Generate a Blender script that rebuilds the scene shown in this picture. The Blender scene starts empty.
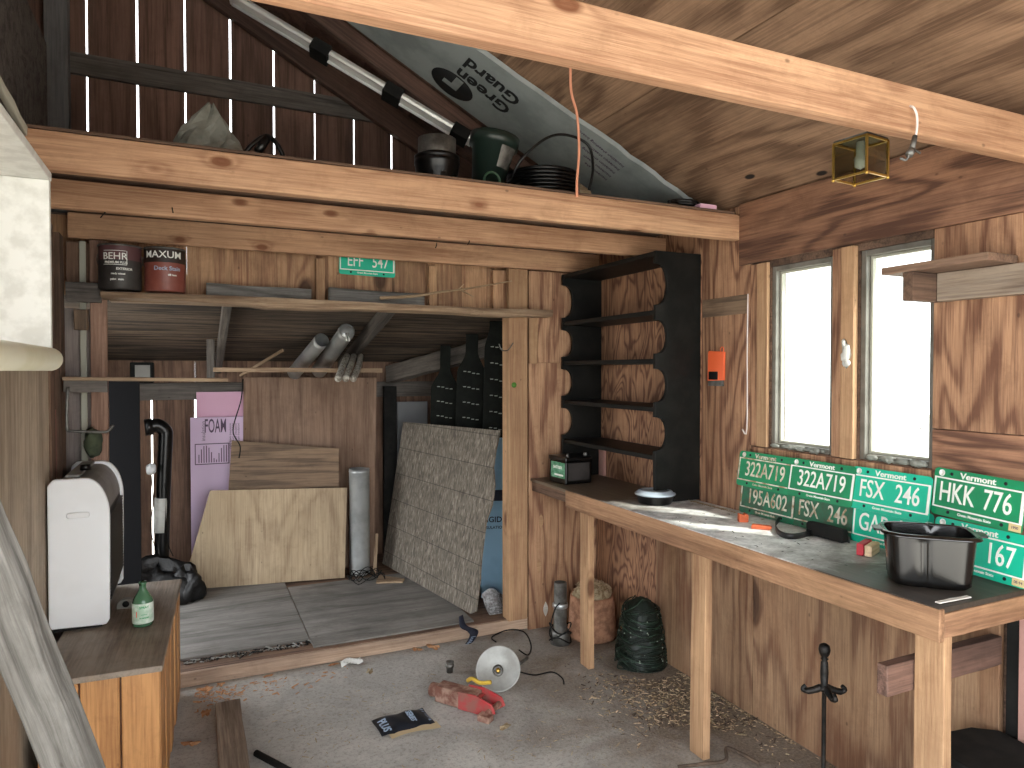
import bpy, bmesh, math, random
from mathutils import Vector, Matrix, Euler
random.seed(7)
sc = bpy.context.scene
COL = sc.collection
PI = math.pi
R = math.radians

# ------------------------------------------------------------------ camera
F = 692.0; YAW = R(24.75); PIT = R(1.1); EYE = 1.52
cam_d = bpy.data.cameras.new('camera'); cam = bpy.data.objects.new('camera', cam_d); COL.objects.link(cam)
cam_d.sensor_width = 36; cam_d.lens = 36*F/1024; cam_d.clip_start = .02
cam.location = (0, 0, EYE); cam.rotation_euler = (PI/2-PIT, 0, -YAW)
sc.camera = cam

def ray(px, py):
    a = (px-512)/F; b = (384-py)/F
    fw = math.cos(PIT)+b*math.sin(PIT); up = -math.sin(PIT)+b*math.cos(PIT)
    return Vector((math.sin(YAW)*fw+math.cos(YAW)*a, math.cos(YAW)*fw-math.sin(YAW)*a, up))
def at(px, py, X=None, Y=None, Z=None):
    """point of the room seen along a sight line, on a plane of the room"""
    r = ray(px, py)
    t = X/r.x if X is not None else (Y/r.y if Y is not None else (Z-EYE)/r.z)
    return Vector((0, 0, EYE))+r*t

# ------------------------------------------------------------------ materials
def lin(h):
    if isinstance(h, str):
        h = h.lstrip('#'); v = [int(h[i:i+2], 16)/255 for i in (0, 2, 4)]
    else: v = [c/255 for c in h]
    return tuple([(c/12.92 if c <= .04045 else ((c+.055)/1.055)**2.4) for c in v]+[1])

class NT:
    def __init__(s, name):
        s.m = bpy.data.materials.new(name); s.m.use_nodes = True
        s.t = s.m.node_tree; s.n = s.t.nodes; s.b = s.n['Principled BSDF']
    def node(s, typ, **kw):
        nd = s.n.new(typ)
        for k, v in kw.items():
            if k.startswith('i_'):
                key = k[2:]
                key = int(key) if key.isdigit() else key.replace('_', ' ')
                if isinstance(v, bpy.types.NodeSocket): s.t.links.new(v, nd.inputs[key])
                else: nd.inputs[key].default_value = v
            else: setattr(nd, k, v)
        return nd
    def link(s, a, b): s.t.links.new(a, b)
    def math(s, op, a, b=0.0, c=None):
        nd = s.node('ShaderNodeMath', operation=op)
        for i, v in enumerate((a, b) if c is None else (a, b, c)):
            if isinstance(v, bpy.types.NodeSocket): s.link(v, nd.inputs[i])
            else: nd.inputs[i].default_value = v
        return nd.outputs[0]
    def mix(s, f, a, b, mode='MIX'):
        nd = s.node('ShaderNodeMix', data_type='RGBA', blend_type=mode)
        for sock, v in ((nd.inputs[0], f), (nd.inputs[6], a), (nd.inputs[7], b)):
            if isinstance(v, bpy.types.NodeSocket): s.link(v, sock)
            else: sock.default_value = v
        return nd.outputs[2]
    def ramp(s, f, stops):
        nd = s.node('ShaderNodeValToRGB'); s.link(f, nd.inputs[0])
        e = nd.color_ramp.elements
        while len(e) < len(stops): e.new(.5)
        for el, (p, c) in zip(e, stops):
            el.position = p; el.color = c if len(c) == 4 else (*c, 1)
        return nd.outputs[0]
    def noise(s, vec, scale, detail=3, rough=.5, dist=0):
        nd = s.node('ShaderNodeTexNoise', i_Scale=scale, i_Detail=detail, i_Roughness=rough, i_Distortion=dist)
        s.link(vec, nd.inputs['Vector']); return nd.outputs['Fac']
    def coords(s, vary=True):
        tc = s.node('ShaderNodeTexCoord').outputs['Object']
        if not vary: return tc
        rnd = s.math('ADD', s.node('ShaderNodeObjectInfo').outputs['Random'], s.node('ShaderNodeNewGeometry').outputs['Random Per Island'])
        cx = s.node('ShaderNodeCombineXYZ')
        for i, k in enumerate((37.1, 61.7, 23.3)): s.link(s.math('MULTIPLY', rnd, k), cx.inputs[i])
        s.rnd = rnd
        return s.node('ShaderNodeVectorMath', operation='ADD', i_0=tc, i_1=cx.outputs[0]).outputs[0]
    def scale(s, vec, v):
        return s.node('ShaderNodeVectorMath', operation='MULTIPLY', i_0=vec, i_1=v).outputs[0]
    def bump(s, h, strength=.2, dist=.01):
        b = s.node('ShaderNodeBump', i_Strength=strength, i_Distance=dist, i_Height=h)
        s.link(b.outputs[0], s.b.inputs['Normal'])
    def out(s, col, rough=.8, metal=0.0):
        if isinstance(col, bpy.types.NodeSocket): s.link(col, s.b.inputs['Base Color'])
        else: s.b.inputs['Base Color'].default_value = col
        if isinstance(rough, bpy.types.NodeSocket): s.link(rough, s.b.inputs['Roughness'])
        else: s.b.inputs['Roughness'].default_value = rough
        s.b.inputs['Metallic'].default_value = metal
        return s.m

def wood(name, dark, light, axis='x', rings=7, ring_scale=2.2, stretch=.12, contrast=.75, knots=0, knot_col='#3a2214', stain=None, stain_amt=.5, stain_scale=1.4, rough=.75, fibre=.3, islands=.25, holes=0, specks=.5, grime=.4, sat=.84):
    """sawn or rotary-cut timber with the grain along one local axis"""
    n = NT(name); v = n.coords()
    S = lambda k: {'x': (k, 1, 1), 'y': (1, k, 1), 'z': (1, 1, k)}[axis]
    base = n.noise(n.scale(v, S(stretch)), ring_scale, 3, .5, .5)
    fib = n.noise(n.scale(v, S(.035)), 130, 3, .65)
    streak = n.noise(n.scale(v, S(.05)), 34, 4, .65)
    if knots:
        kv = n.node('ShaderNodeTexVoronoi', i_Scale=knots, i_Randomness=1.0); n.link(n.scale(v, S(.5)), kv.inputs['Vector'])
        kd = kv.outputs['Distance']
        base = n.math('ADD', base, n.math('MULTIPLY', n.math('POWER', n.math('SUBTRACT', 1.0, n.math('MINIMUM', n.math('MULTIPLY', kd, 2.2), 1.0)), 3.0), .35))
    w = n.math('MULTIPLY', base, rings*6.283*1.9)
    w = n.math('ADD', w, n.math('MULTIPLY', streak, 3.0))
    w = n.math('MULTIPLY_ADD', n.math('SINE', w), .5, .5)
    w = n.math('POWER', w, 2.4)
    sk = n.ramp(streak, [(.3, (0, 0, 0)), (.72, (1, 1, 1))])
    fb_ = n.ramp(fib, [(.3, (0, 0, 0)), (.7, (1, 1, 1))])
    f = n.math('ADD', n.math('MULTIPLY', w, contrast*.9), n.math('MULTIPLY', sk, .5))
    f = n.math('ADD', f, n.math('MULTIPLY', n.math('SUBTRACT', fb_, .5), fibre*2.6))
    f = n.node('ShaderNodeClamp', i_Value=f).outputs[0]
    col = n.mix(f, lin(light), lin(dark))
    # board to board and patch to patch tone
    big = n.noise(v, 1.3, 3, .6)
    tone = n.math('ADD', n.math('MULTIPLY', n.math('FRACT', n.math('MULTIPLY', n.rnd, 13.7)), islands*2), n.math('MULTIPLY', big, .7))
    tone = n.math('ADD', tone, 1-.35-islands)
    hs = n.node('ShaderNodeHueSaturation', i_Value=1.0, i_Color=col, i_Saturation=sat, i_Hue=.502); n.link(tone, hs.inputs['Value']); col = hs.outputs[0]
    if stain:
        sm = n.ramp(n.noise(n.scale(v, S(.35)), stain_scale*1.6, 6, .7, .5), [(.44, (0, 0, 0)), (.66, (1, 1, 1))])
        col = n.mix(n.math('MULTIPLY', sm, stain_amt), col, lin(stain))
    if grime:
        gm = n.ramp(n.noise(v, 9, 6, .75, .3), [(.5, (0, 0, 0)), (.78, (1, 1, 1))])
        col = n.mix(n.math('MULTIPLY', gm, grime), col, n.mix(.5, lin(dark), lin('#2a211a')))
    if specks:
        sv = n.node('ShaderNodeTexVoronoi', i_Scale=19.0, i_Randomness=1.0); n.link(n.scale(v, S(.6)), sv.inputs['Vector'])
        sf = n.math('MULTIPLY', n.ramp(sv.outputs['Distance'], [(.05, (1, 1, 1)), (.11, (0, 0, 0))]), n.math('GREATER_THAN', n.node('ShaderNodeSeparateColor', i_Color=sv.outputs['Color']).outputs[0], .72))
        col = n.mix(n.math('MULTIPLY', sf, specks), col, lin('#2b1d14'))
    if knots:
        kf = n.ramp(kd, [(.09, (1, 1, 1)), (.15, (0, 0, 0))])
        col = n.mix(n.math('MULTIPLY', kf, .85), col, lin(knot_col))
    if holes:
        hv = n.node('ShaderNodeTexVoronoi', i_Scale=holes, i_Randomness=1.0); n.link(n.scale(v, S(.5)), hv.inputs['Vector'])
        hf = n.ramp(hv.outputs['Distance'], [(.06, (1, 1, 1)), (.085, (0, 0, 0))])
        col = n.mix(hf, col, lin('#140d08'))
    n.bump(n.math('ADD', f, n.math('MULTIPLY', fib, .6)), .3, .003)
    return n.out(col, rough)

def plain(name, col, rough=.5, metal=0, mottled=0, col2=None, scale=18, bump=0, alpha=None, trans=0, coat=0, spec=.5):
    n = NT(name)
    c = lin(col)
    if mottled or col2 or bump:
        v = n.coords(); f = n.noise(v, scale, 4, .6)
        if col2:
            ff = n.ramp(f, [(.42, (0, 0, 0)), (.62, (1, 1, 1))])
            c = n.mix(n.math('MULTIPLY', ff, mottled or 1), lin(col), lin(col2))
        if bump: n.bump(f, bump, .01)
    n.out(c, rough, metal)
    n.b.inputs['Specular IOR Level'].default_value = spec
    if trans: n.b.inputs['Transmission Weight'].default_value = trans
    if coat: n.b.inputs['Coat Weight'].default_value = coat
    if alpha is not None: n.b.inputs['Alpha'].default_value = alpha
    return n.m

def glass_mat(name, tint='#f4f7f5', gloss=.07, dirt=0):
    n = NT(name); n.n.remove(n.b)
    tr = n.node('ShaderNodeBsdfTransparent', i_Color=lin(tint)); gl = n.node('ShaderNodeBsdfGlossy', i_Roughness=.03)
    mx = n.node('ShaderNodeMixShader', i_0=gloss); n.link(tr.outputs[0], mx.inputs[1]); n.link(gl.outputs[0], mx.inputs[2])
    res = mx.outputs[0]
    if dirt:
        v = n.coords(); f = n.ramp(n.noise(v, 38, 3, .6, .5), [(.69, (0, 0, 0)), (.73, (1, 1, 1))])
        df = n.node('ShaderNodeBsdfDiffuse', i_Color=lin('#6b675e')); m2 = n.node('ShaderNodeMixShader', i_0=n.math('MULTIPLY', f, dirt))
        n.link(res, m2.inputs[1]); n.link(df.outputs[0], m2.inputs[2]); res = m2.outputs[0]
    n.link(res, n.n['Material Output'].inputs[0]); return n.m

M = {}
M['joist'] = wood('joist_pine', '#9c6840', '#cb9768', 'x', 3.0, 3.0, .06, .55, knots=7, knot_col='#6b3a1c', fibre=.35, islands=.08, stain='#8a5a38', stain_amt=.25)
M['stud'] = wood('stud_pine', '#9a6a40', '#c2935f', 'x', 4, 4.0, .05, .55, knots=4, knot_col='#5c3620', islands=.12, stain='#7a583c', stain_amt=.3)
M['ply'] = wood('wall_plywood', '#6e3f22', '#b98355', 'x', 9, 2.6, .14, .8, islands=.1, stain='#57351f', stain_amt=.35, fibre=.3)
M['ply_dark'] = wood('header_plywood', '#5a331d', '#a36c45', 'x', 9, 2.4, .13, .85, islands=.06, stain='#3f2517', stain_amt=.5, fibre=.25)
M['ply_low'] = wood('lower_plywood', '#6f482b', '#a27a52', 'x', 5, 1.9, .16, .75, islands=.08, stain='#6b3d22', stain_amt=.55, stain_scale=2.4, knots=2.2)
M['ply_swirl'] = wood('swirl_plywood', '#6b3c1f', '#b87f50', 'x', 13, 3.4, .28, .9, islands=.08, stain='#4a2b18', stain_amt=.35)
M['ceil'] = wood('roof_plywood', '#6d4b2f', '#a67c58', 'y', 5, 1.5, .3, .75, islands=.08, stain='#4b3524', stain_amt=.55, stain_scale=1.2, fibre=.3, holes=5.5)
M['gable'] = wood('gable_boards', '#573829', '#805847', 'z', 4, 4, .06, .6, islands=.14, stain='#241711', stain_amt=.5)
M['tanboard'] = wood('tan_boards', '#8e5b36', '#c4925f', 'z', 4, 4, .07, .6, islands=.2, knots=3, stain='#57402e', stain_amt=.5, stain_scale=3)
M['grey'] = wood('weathered_wood', '#585550', '#8b8882', 'x', 4, 5, .05, .6, islands=.1, stain='#55504a', stain_amt=.5, rough=.9)
M['darkgrey'] = wood('old_dark_wood', '#453f3b', '#716962', 'x', 4, 5, .05, .6, islands=.2, stain='#2a2522', stain_amt=.5, rough=.9)
M['brown'] = wood('brown_old_wood', '#4d3526', '#7c5a42', 'x', 4, 5, .06, .6, islands=.2, stain='#3a2a20', stain_amt=.5, rough=.9)
M['roofboard'] = wood('lean_to_roof_boards', '#2c231c', '#6a5643', 'x', 5, 5, .04, .9, islands=.3, stain='#221b16', stain_amt=.6, fibre=.5, rough=.9)
M['leftply'] = wood('left_wall_plywood', '#98836b', '#c8b296', 'z', 3, 5, .04, .6, islands=.06, stain='#5d4a38', stain_amt=.4)
M['red'] = wood('red_brown_board', '#6d3a2a', '#9c5f48', 'x', 3, 5, .05, .5, islands=.15)
M['pale_ply'] = wood('pale_plywood', '#8a7052', '#b39a76', 'z', 5, 1.7, .3, .55, islands=.04, stain='#8d7658', stain_amt=.35)
M['tan_ply'] = wood('tan_plywood', '#6b4c36', '#95735a', 'z', 3, 4, .08, .5, islands=.05, knots=2.4, stain='#6b4c36', stain_amt=.4)
M['strip_ply'] = wood('striped_plywood', '#5a4532', '#87694c', 'x', 6, 5, .06, .7, islands=.05)
M['cabinet'] = wood('cabinet_pine', '#9c6229', '#cf9250', 'z', 2.5, 3, .1, .5, sat=.92, islands=.08, knots=3.5, knot_col='#5c3310', rough=.5, stain='#8d5a2a', stain_amt=.25)
M['cabtop'] = wood('cabinet_top', '#665243', '#98846f', 'y', 3, 4, .1, .5, islands=.02, stain='#a39a8e', stain_amt=.75, rough=.6)
M['apron'] = wood('bench_apron', '#7f5330', '#b27f51', 'x', 4, 4, .06, .65, islands=.08, stain='#5c4327', stain_amt=.6, stain_scale=3.2, knots=3)
M['plank'] = wood('live_edge_plank', '#7b5c40', '#b39470', 'x', 5, 5, .05, .6, islands=.05, stain='#5c4634', stain_amt=.5)
M['ply_z'] = wood('partition_plywood', '#7d4a2a', '#c08d5e', 'z', 8, 2.6, .12, .8, islands=.05, stain='#5d3a22', stain_amt=.35, knots=1.6, knot_col='#b58a60')
M['brown_z'] = wood('lean_to_boards', '#5a3b2a', '#8f674b', 'z', 4, 5, .06, .6, islands=.2, stain='#3f2c20', stain_amt=.5, knots=2.5)
M['gable_x'] = wood('rafter_wood', '#4a2f24', '#75503f', 'x', 4, 4, .06, .6, islands=.1, stain='#221712', stain_amt=.4)
M['tanboard_x'] = wood('tan_stud', '#8e5b36', '#c4925f', 'x', 4, 4, .07, .6, islands=.1, knots=3)
M['greypost'] = wood('grey_post', '#4a4a4c', '#6e6d6d', 'x', 3, 5, .05, .5, islands=.05, rough=.9)
M['greyrafter'] = wood('grey_rafter', '#3d3733', '#6b625a', 'x', 4, 5, .05, .6, islands=.12, stain='#3a3632', stain_amt=.5, rough=.9)
M['bark'] = wood('pale_bark', '#7b7468', '#c2bbae', 'z', 5, 12, .5, .8, rough=.95)
M['twig'] = wood('twig_wood', '#8a6a48', '#b4946a', 'x', 4, 9, .2, .4)
M['log'] = wood('round_log', '#8c7353', '#b79c76', 'x', 3, 4, .1, .5)

def osb():
    n = NT('strand_board'); v = n.coords(False)
    def fl(sc_, st): 
        o = n.node('ShaderNodeTexVoronoi', i_Scale=sc_, i_Randomness=1.0); n.link(n.scale(v, st), o.inputs['Vector']); return n.node('ShaderNodeSeparateColor', i_Color=o.outputs['Color'])
    a, b = fl(70.0, (1.7, .35, 1)), fl(95.0, (1.2, .5, 1))
    f = n.math('MULTIPLY_ADD', a.outputs[0], .6, n.math('MULTIPLY', b.outputs[1], .4))
    col = n.ramp(f, [(0, lin('#4e4840')), (.45, lin('#736b60')), (.7, lin('#857c70')), (1, lin('#a89f92'))])
    big = n.ramp(n.noise(v, 3, 5, .65), [(.4, (0, 0, 0)), (.7, (1, 1, 1))]); col = n.mix(n.math('MULTIPLY', big, .35), col, lin('#5c5349'))
    # faint printed guide lines across the sheet
    y = n.node('ShaderNodeSeparateXYZ', i_Vector=v).outputs[1]
    ln = n.math('LESS_THAN', n.math('ABSOLUTE', n.math('SUBTRACT', n.math('FRACT', n.math('MULTIPLY', y, 5.2)), .5)), .014)
    col = n.mix(n.math('MULTIPLY', ln, .6), col, lin('#2e2a25'))
    n.bump(f, .35, .003)
    return n.out(col, .85)
M['osb'] = osb()

def floor_mat(name, base, base2, dirt, dirt2):
    n = NT(name); v = n.coords(False)
    f = n.noise(v, 3.2, 6, .7, .6); g = n.noise(v, 55, 4, .7)
    col = n.mix(n.ramp(f, [(.35, (0, 0, 0)), (.65, (1, 1, 1))]), lin(base), lin(base2))
    col = n.mix(n.math('MULTIPLY', n.ramp(g, [(.5, (0, 0, 0)), (.68, (1, 1, 1))]), .5), col, lin('#6a645c'))
    # swept dirt, heavier to the right under the bench and along the sill
    xyz = n.node('ShaderNodeSeparateXYZ', i_Vector=v)
    d = n.math('ADD', n.math('MULTIPLY', n.math('SUBTRACT', xyz.outputs[0], 1.1), 1.1), n.math('MULTIPLY', n.math('SUBTRACT', n.noise(v, 2.4, 5, .65, .4), .5), 2.4))
    d = n.node('ShaderNodeClamp', i_Value=d).outputs[0]
    dc = n.mix(n.ramp(n.noise(v, 90, 3, .7), [(.4, (0, 0, 0)), (.65, (1, 1, 1))]), lin(dirt), lin(dirt2))
    col = n.mix(n.math('MULTIPLY', d, .85), col, dc)
    sp = n.ramp(n.noise(v, 160, 2, .5), [(.66, (0, 0, 0)), (.7, (1, 1, 1))])
    col = n.mix(n.math('MULTIPLY', sp, .5), col, lin('#3a332c'))
    n.bump(n.math('ADD', n.math('MULTIPLY', f, .7), n.math('MULTIPLY', g, .5)), .5, .012)
    return n.out(col, .95)
M['floor'] = floor_mat('dusty_concrete', '#a19e99', '#c0bdb7', '#5a4a3b', '#86735e')
M['annexfloor'] = wood('grey_floor_sheet', '#66625d', '#8d8882', 'x', 3, 3, .1, .5, islands=.05, stain='#3d3934', stain_amt=.65, stain_scale=2.2, rough=.9)
M['outside'] = plain('outside_ground', '#cfcac0', .95, 0, 1, '#bdb7aa', 3)

def bench_mat():
    n = NT('bench_top_paint'); v = n.coords(False)
    xyz = n.node('ShaderNodeSeparateXYZ', i_Vector=v)
    w = n.noise(v, 4.5, 6, .7, .6)
    # worn pale paint in the middle of the bench, bare dark board at both ends
    y = xyz.outputs[1]
    m = n.math('SUBTRACT', 1.0, n.math('ABSOLUTE', n.math('MULTIPLY', n.math('SUBTRACT', y, 2.2), 1.35)))
    m = n.math('ADD', n.math('MULTIPLY', m, 1.9), n.math('MULTIPLY', n.math('SUBTRACT', w, .5), 2.2))
    m = n.math('SUBTRACT', m, .15)
    m = n.node('ShaderNodeClamp', i_Value=m).outputs[0]
    grain = n.noise(n.scale(v, (1, .06, 1)), 60, 3, .6)
    yf = n.node('ShaderNodeClamp', i_Value=n.math('MULTIPLY', n.math('SUBTRACT', y, 1.45), 1.3)).outputs[0]
    dark = n.mix(yf, n.mix(grain, lin('#241f1b'), lin('#4f463d')), n.mix(grain, lin('#4a3d31'), lin('#85735f')))
    pale = n.mix(n.ramp(n.noise(v, 14, 5, .7), [(.35, (0, 0, 0)), (.6, (1, 1, 1))]), lin('#a9a8a6'), lin('#ecebe9'))
    col = n.mix(m, dark, pale)
    n.bump(w, .15, .004)
    return n.out(col, .5)
M['bench'] = bench_mat()

M['black'] = plain('black_paint', '#121312', .5, 0, .8, '#1e1e1c', 9, spec=.2)
M['blackplastic'] = plain('black_plastic', '#0a0a0b', .3, spec=.45)
M['enamel'] = plain('black_enamel', '#0b0b0b', .2, spec=.8)
M['darktwig'] = plain('dark_twig', '#5a4a3d', .9, 0, 1, '#40342b', 20)
M['blackmatt'] = plain('black_matt', '#151514', .8, 0, 1, '#201f1d', 12, spec=.25)
M['rubber'] = plain('black_rubber', '#151515', .5)
M['bottle'] = plain('black_board', '#10120f', .7, 0, 1, '#171a16', 16, spec=.12)
M['slot'] = plain('pale_slots', '#8f948c', .7)
M['iron'] = plain('wrought_iron', '#181716', .5, .5, 1, '#2b2622', 30, .2)
M['white'] = plain('white_enamel', '#e9ebed', .35, 0, .25, '#c9c9c6', 3)
M['offwhite'] = plain('dirty_white_board', '#dcdcd6', .6, 0, .6, '#bdbcb4', 22)
M['tube'] = plain('milky_plastic_tube', '#d9d6bf', .35, 0, .6, '#c8c39f', 6)
M['grille'] = plain('dark_grille', '#2a2b2c', .5, .3)
M['heatergrey'] = plain('heater_grey', '#8d8b85', .5, 0, .7, '#75726c', 8)
M['steel'] = plain('galvanised_steel', '#c2c5c5', .34, .6, .6, '#9a9d9d', 7)
M['chrome'] = plain('bright_metal', '#f2f2ee', .3, .35)
M['dull'] = plain('dull_metal', '#7d7c78', .5, .7, 1, '#5f5d59', 20)
M['alu'] = plain('window_metal', '#7d7a72', .5, .3, .7, '#625f57', 12)
M['brass'] = plain('brass', '#c9a555', .3, .9)
M['glass'] = glass_mat('window_glass', dirt=.8)
M['lampglass'] = glass_mat('lantern_glass', '#e4e3d8', .10, .4)
M['plate_teal'] = plain('plate_teal_green', '#12b592', .5, 0, .4, '#2cc4a4', 4)
M['plate_green'] = plain('plate_green', '#0c8c5a', .5, 0, .6, '#177048', 6)
M['plate_dark'] = plain('plate_faded_green', '#1f7050', .6, 0, 1, '#3c5540', 14)
M['plate_white'] = plain('plate_white', '#eef0ea', .5, 0, .3, '#d4d2c4', 10)
M['plate_worn'] = plain('plate_worn_white', '#d9d6c6', .6, 0, 1, '#9a7d5c', 24)
M['sticker'] = plain('yellowed_sticker', '#d5c08c', .6)
M['rust'] = plain('rusty_metal', '#7c5346', .85, .2, 1, '#a98a7a', 25, .5)
M['redpaint'] = plain('chipped_red_paint', '#b3363a', .55, 0, 1, '#8f5a52', 14)
M['yellow'] = plain('yellow_paint', '#c9a83c', .6)
M['orange'] = plain('orange_plastic', '#ee6a3c', .45)
M['brick'] = plain('orange_clay', '#d0683f', .8, 0, .7, '#b8553a', 30)
M['label_green'] = plain('green_label', '#3f7d58', .5, 0, 1, '#6fa78a', 30)
M['clearlid'] = plain('cloudy_clear_lid', '#c8d6e2', .25, trans=.3)
M['pinkfoam'] = plain('pink_foam', '#e2b4cc', .8, 0, .3, '#d6a3bd', 4)
M['lilacfoam'] = plain('lilac_foam', '#dcc4de', .8, 0, .3, '#d0b4d2', 4)
M['ink'] = plain('printed_ink', '#5c4a60', .8)
M['inkblack'] = plain('black_ink', '#16181a', .8)
M['greyfoam'] = plain('silver_foam_board', '#a5adac', .5, .1, .8, '#878f8e', 5)
M['bluefoam'] = plain('blue_foam_board', '#8fb4cc', .7, 0, .5, '#7ba0b9', 5)
M['greenpaint'] = plain('green_bottle', '#5c8a68', .15, trans=.4)
M['greenlabel2'] = plain('bottle_label', '#dfe6dc', .6, 0, .5, '#5aa874', 26)
M['greenlabelink'] = plain('green_print', '#2f9a5a', .6)
M['redink'] = plain('red_print', '#d2553f', .6)
M['wire_green'] = plain('dark_green_wire', '#16241b', .55, 0, 1, '#0f1813', 30)
M['wire_green2'] = plain('mid_green_wire', '#2f4436', .55)
M['bulbclear'] = plain('tiny_bulbs', '#8f9a8c', .3)
M['terracotta'] = plain('peach_clay', '#b98a6d', .9, 0, 1, '#8f6750', 22, .3)
M['litter'] = plain('dry_litter', '#8a7659', .95, 0, 1, '#b7a88a', 40)
M['chips'] = plain('wood_chips', '#cdb596', .95, 0, 1, '#6d5740', 60)
M['leaf'] = plain('dry_leaf', '#a8764f', .9, 0, 1, '#c59a73', 30)
M['paper'] = plain('white_paper', '#e6e6e2', .8)
M['bag'] = plain('grey_plastic_bag', '#8e9088', .45, 0, 1, '#6f7068', 10, .4)
M['poly'] = plain('black_poly_bag', '#0d0d0e', .4, 0, 0, None, 14, .8)
M['cord_orange'] = plain('salmon_cord', '#e39c7e', .6)
M['cord_white'] = plain('white_cord', '#e2d8d2', .6)
M['can_dark'] = plain('dark_can_label', '#3a3634', .5, 0, .8, '#2b2826', 14)
M['can_plum'] = plain('plum_label_band', '#5d3c3e', .5)
M['can_red'] = plain('red_brown_can_label', '#7d4238', .45, 0, .6, '#95584a', 9)
M['can_top'] = plain('black_can_band', '#2d211c', .5)
M['greenpot'] = plain('dark_green_plastic', '#1e2b26', .35)
M['ringgreen'] = plain('green_ring_plastic', '#30503c', .4)
M['olive'] = plain('olive_cloth', '#4d5540', .9, 0, 1, '#383f30', 14, .3)
M['navy'] = plain('navy_strap', '#171b2c', .7)
M['ltblue'] = plain('pale_blue_print', '#9fb2c9', .7)
M['tan'] = plain('kraft_paper', '#c9b48f', .85)
M['redbrush'] = plain('red_painted_wood', '#c3313f', .5)
M['bristle'] = wood('pale_wood_block', '#b99363', '#dcc095', 'x', 4, 6, .1, .5)
M['bubble'] = plain('bubble_wrap', '#9a9696', .25, .2, 1, '#c9c9c9', 60, 1)
M['pinkstrip'] = plain('pinkish_trim', '#b98d82', .7)
M['greendot'] = plain('green_marker', '#4d7a2c', .7)
M['whitewood'] = wood('white_stick', '#cfcabd', '#efece4', 'x', 3, 8, .05, .4)
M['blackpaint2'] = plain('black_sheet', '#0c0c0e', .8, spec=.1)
M['greycard'] = plain('grey_card', '#75777a', .6, 0, .4, '#66686b', 5)
M['navyblack'] = plain('black_packet', '#1c2028', .4)
M['lamp_white'] = plain('lamp_reflector_paint', '#b4b5b1', .5, .1, .8, '#969590', 9)
M['postbrown'] = wood('left_post_wood', '#7d5640', '#ab8066', 'x', 3, 4, .05, .5, islands=.08)
M['cornergrey'] = wood('corner_board_wood', '#6b5c56', '#93847d', 'x', 3, 4, .05, .5, islands=.05)
M['sillwood'] = wood('sill_wood', '#8a6b52', '#b9997d', 'x', 3, 4, .05, .5, stain='#6d6058', stain_amt=.5)
M['postold'] = wood('old_post_wood', '#6a5747', '#a08d7a', 'x', 3, 4, .06, .6, stain='#5a4a3c', stain_amt=.4)
M['brown_y'] = wood('shelf_brown_wood', '#5c4231', '#8d6a50', 'y', 4, 5, .06, .6, islands=.1, stain='#3a2a20', stain_amt=.4)
M['palestrip'] = plain('pale_plastic_strip', '#a7a596', .6)

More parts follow.
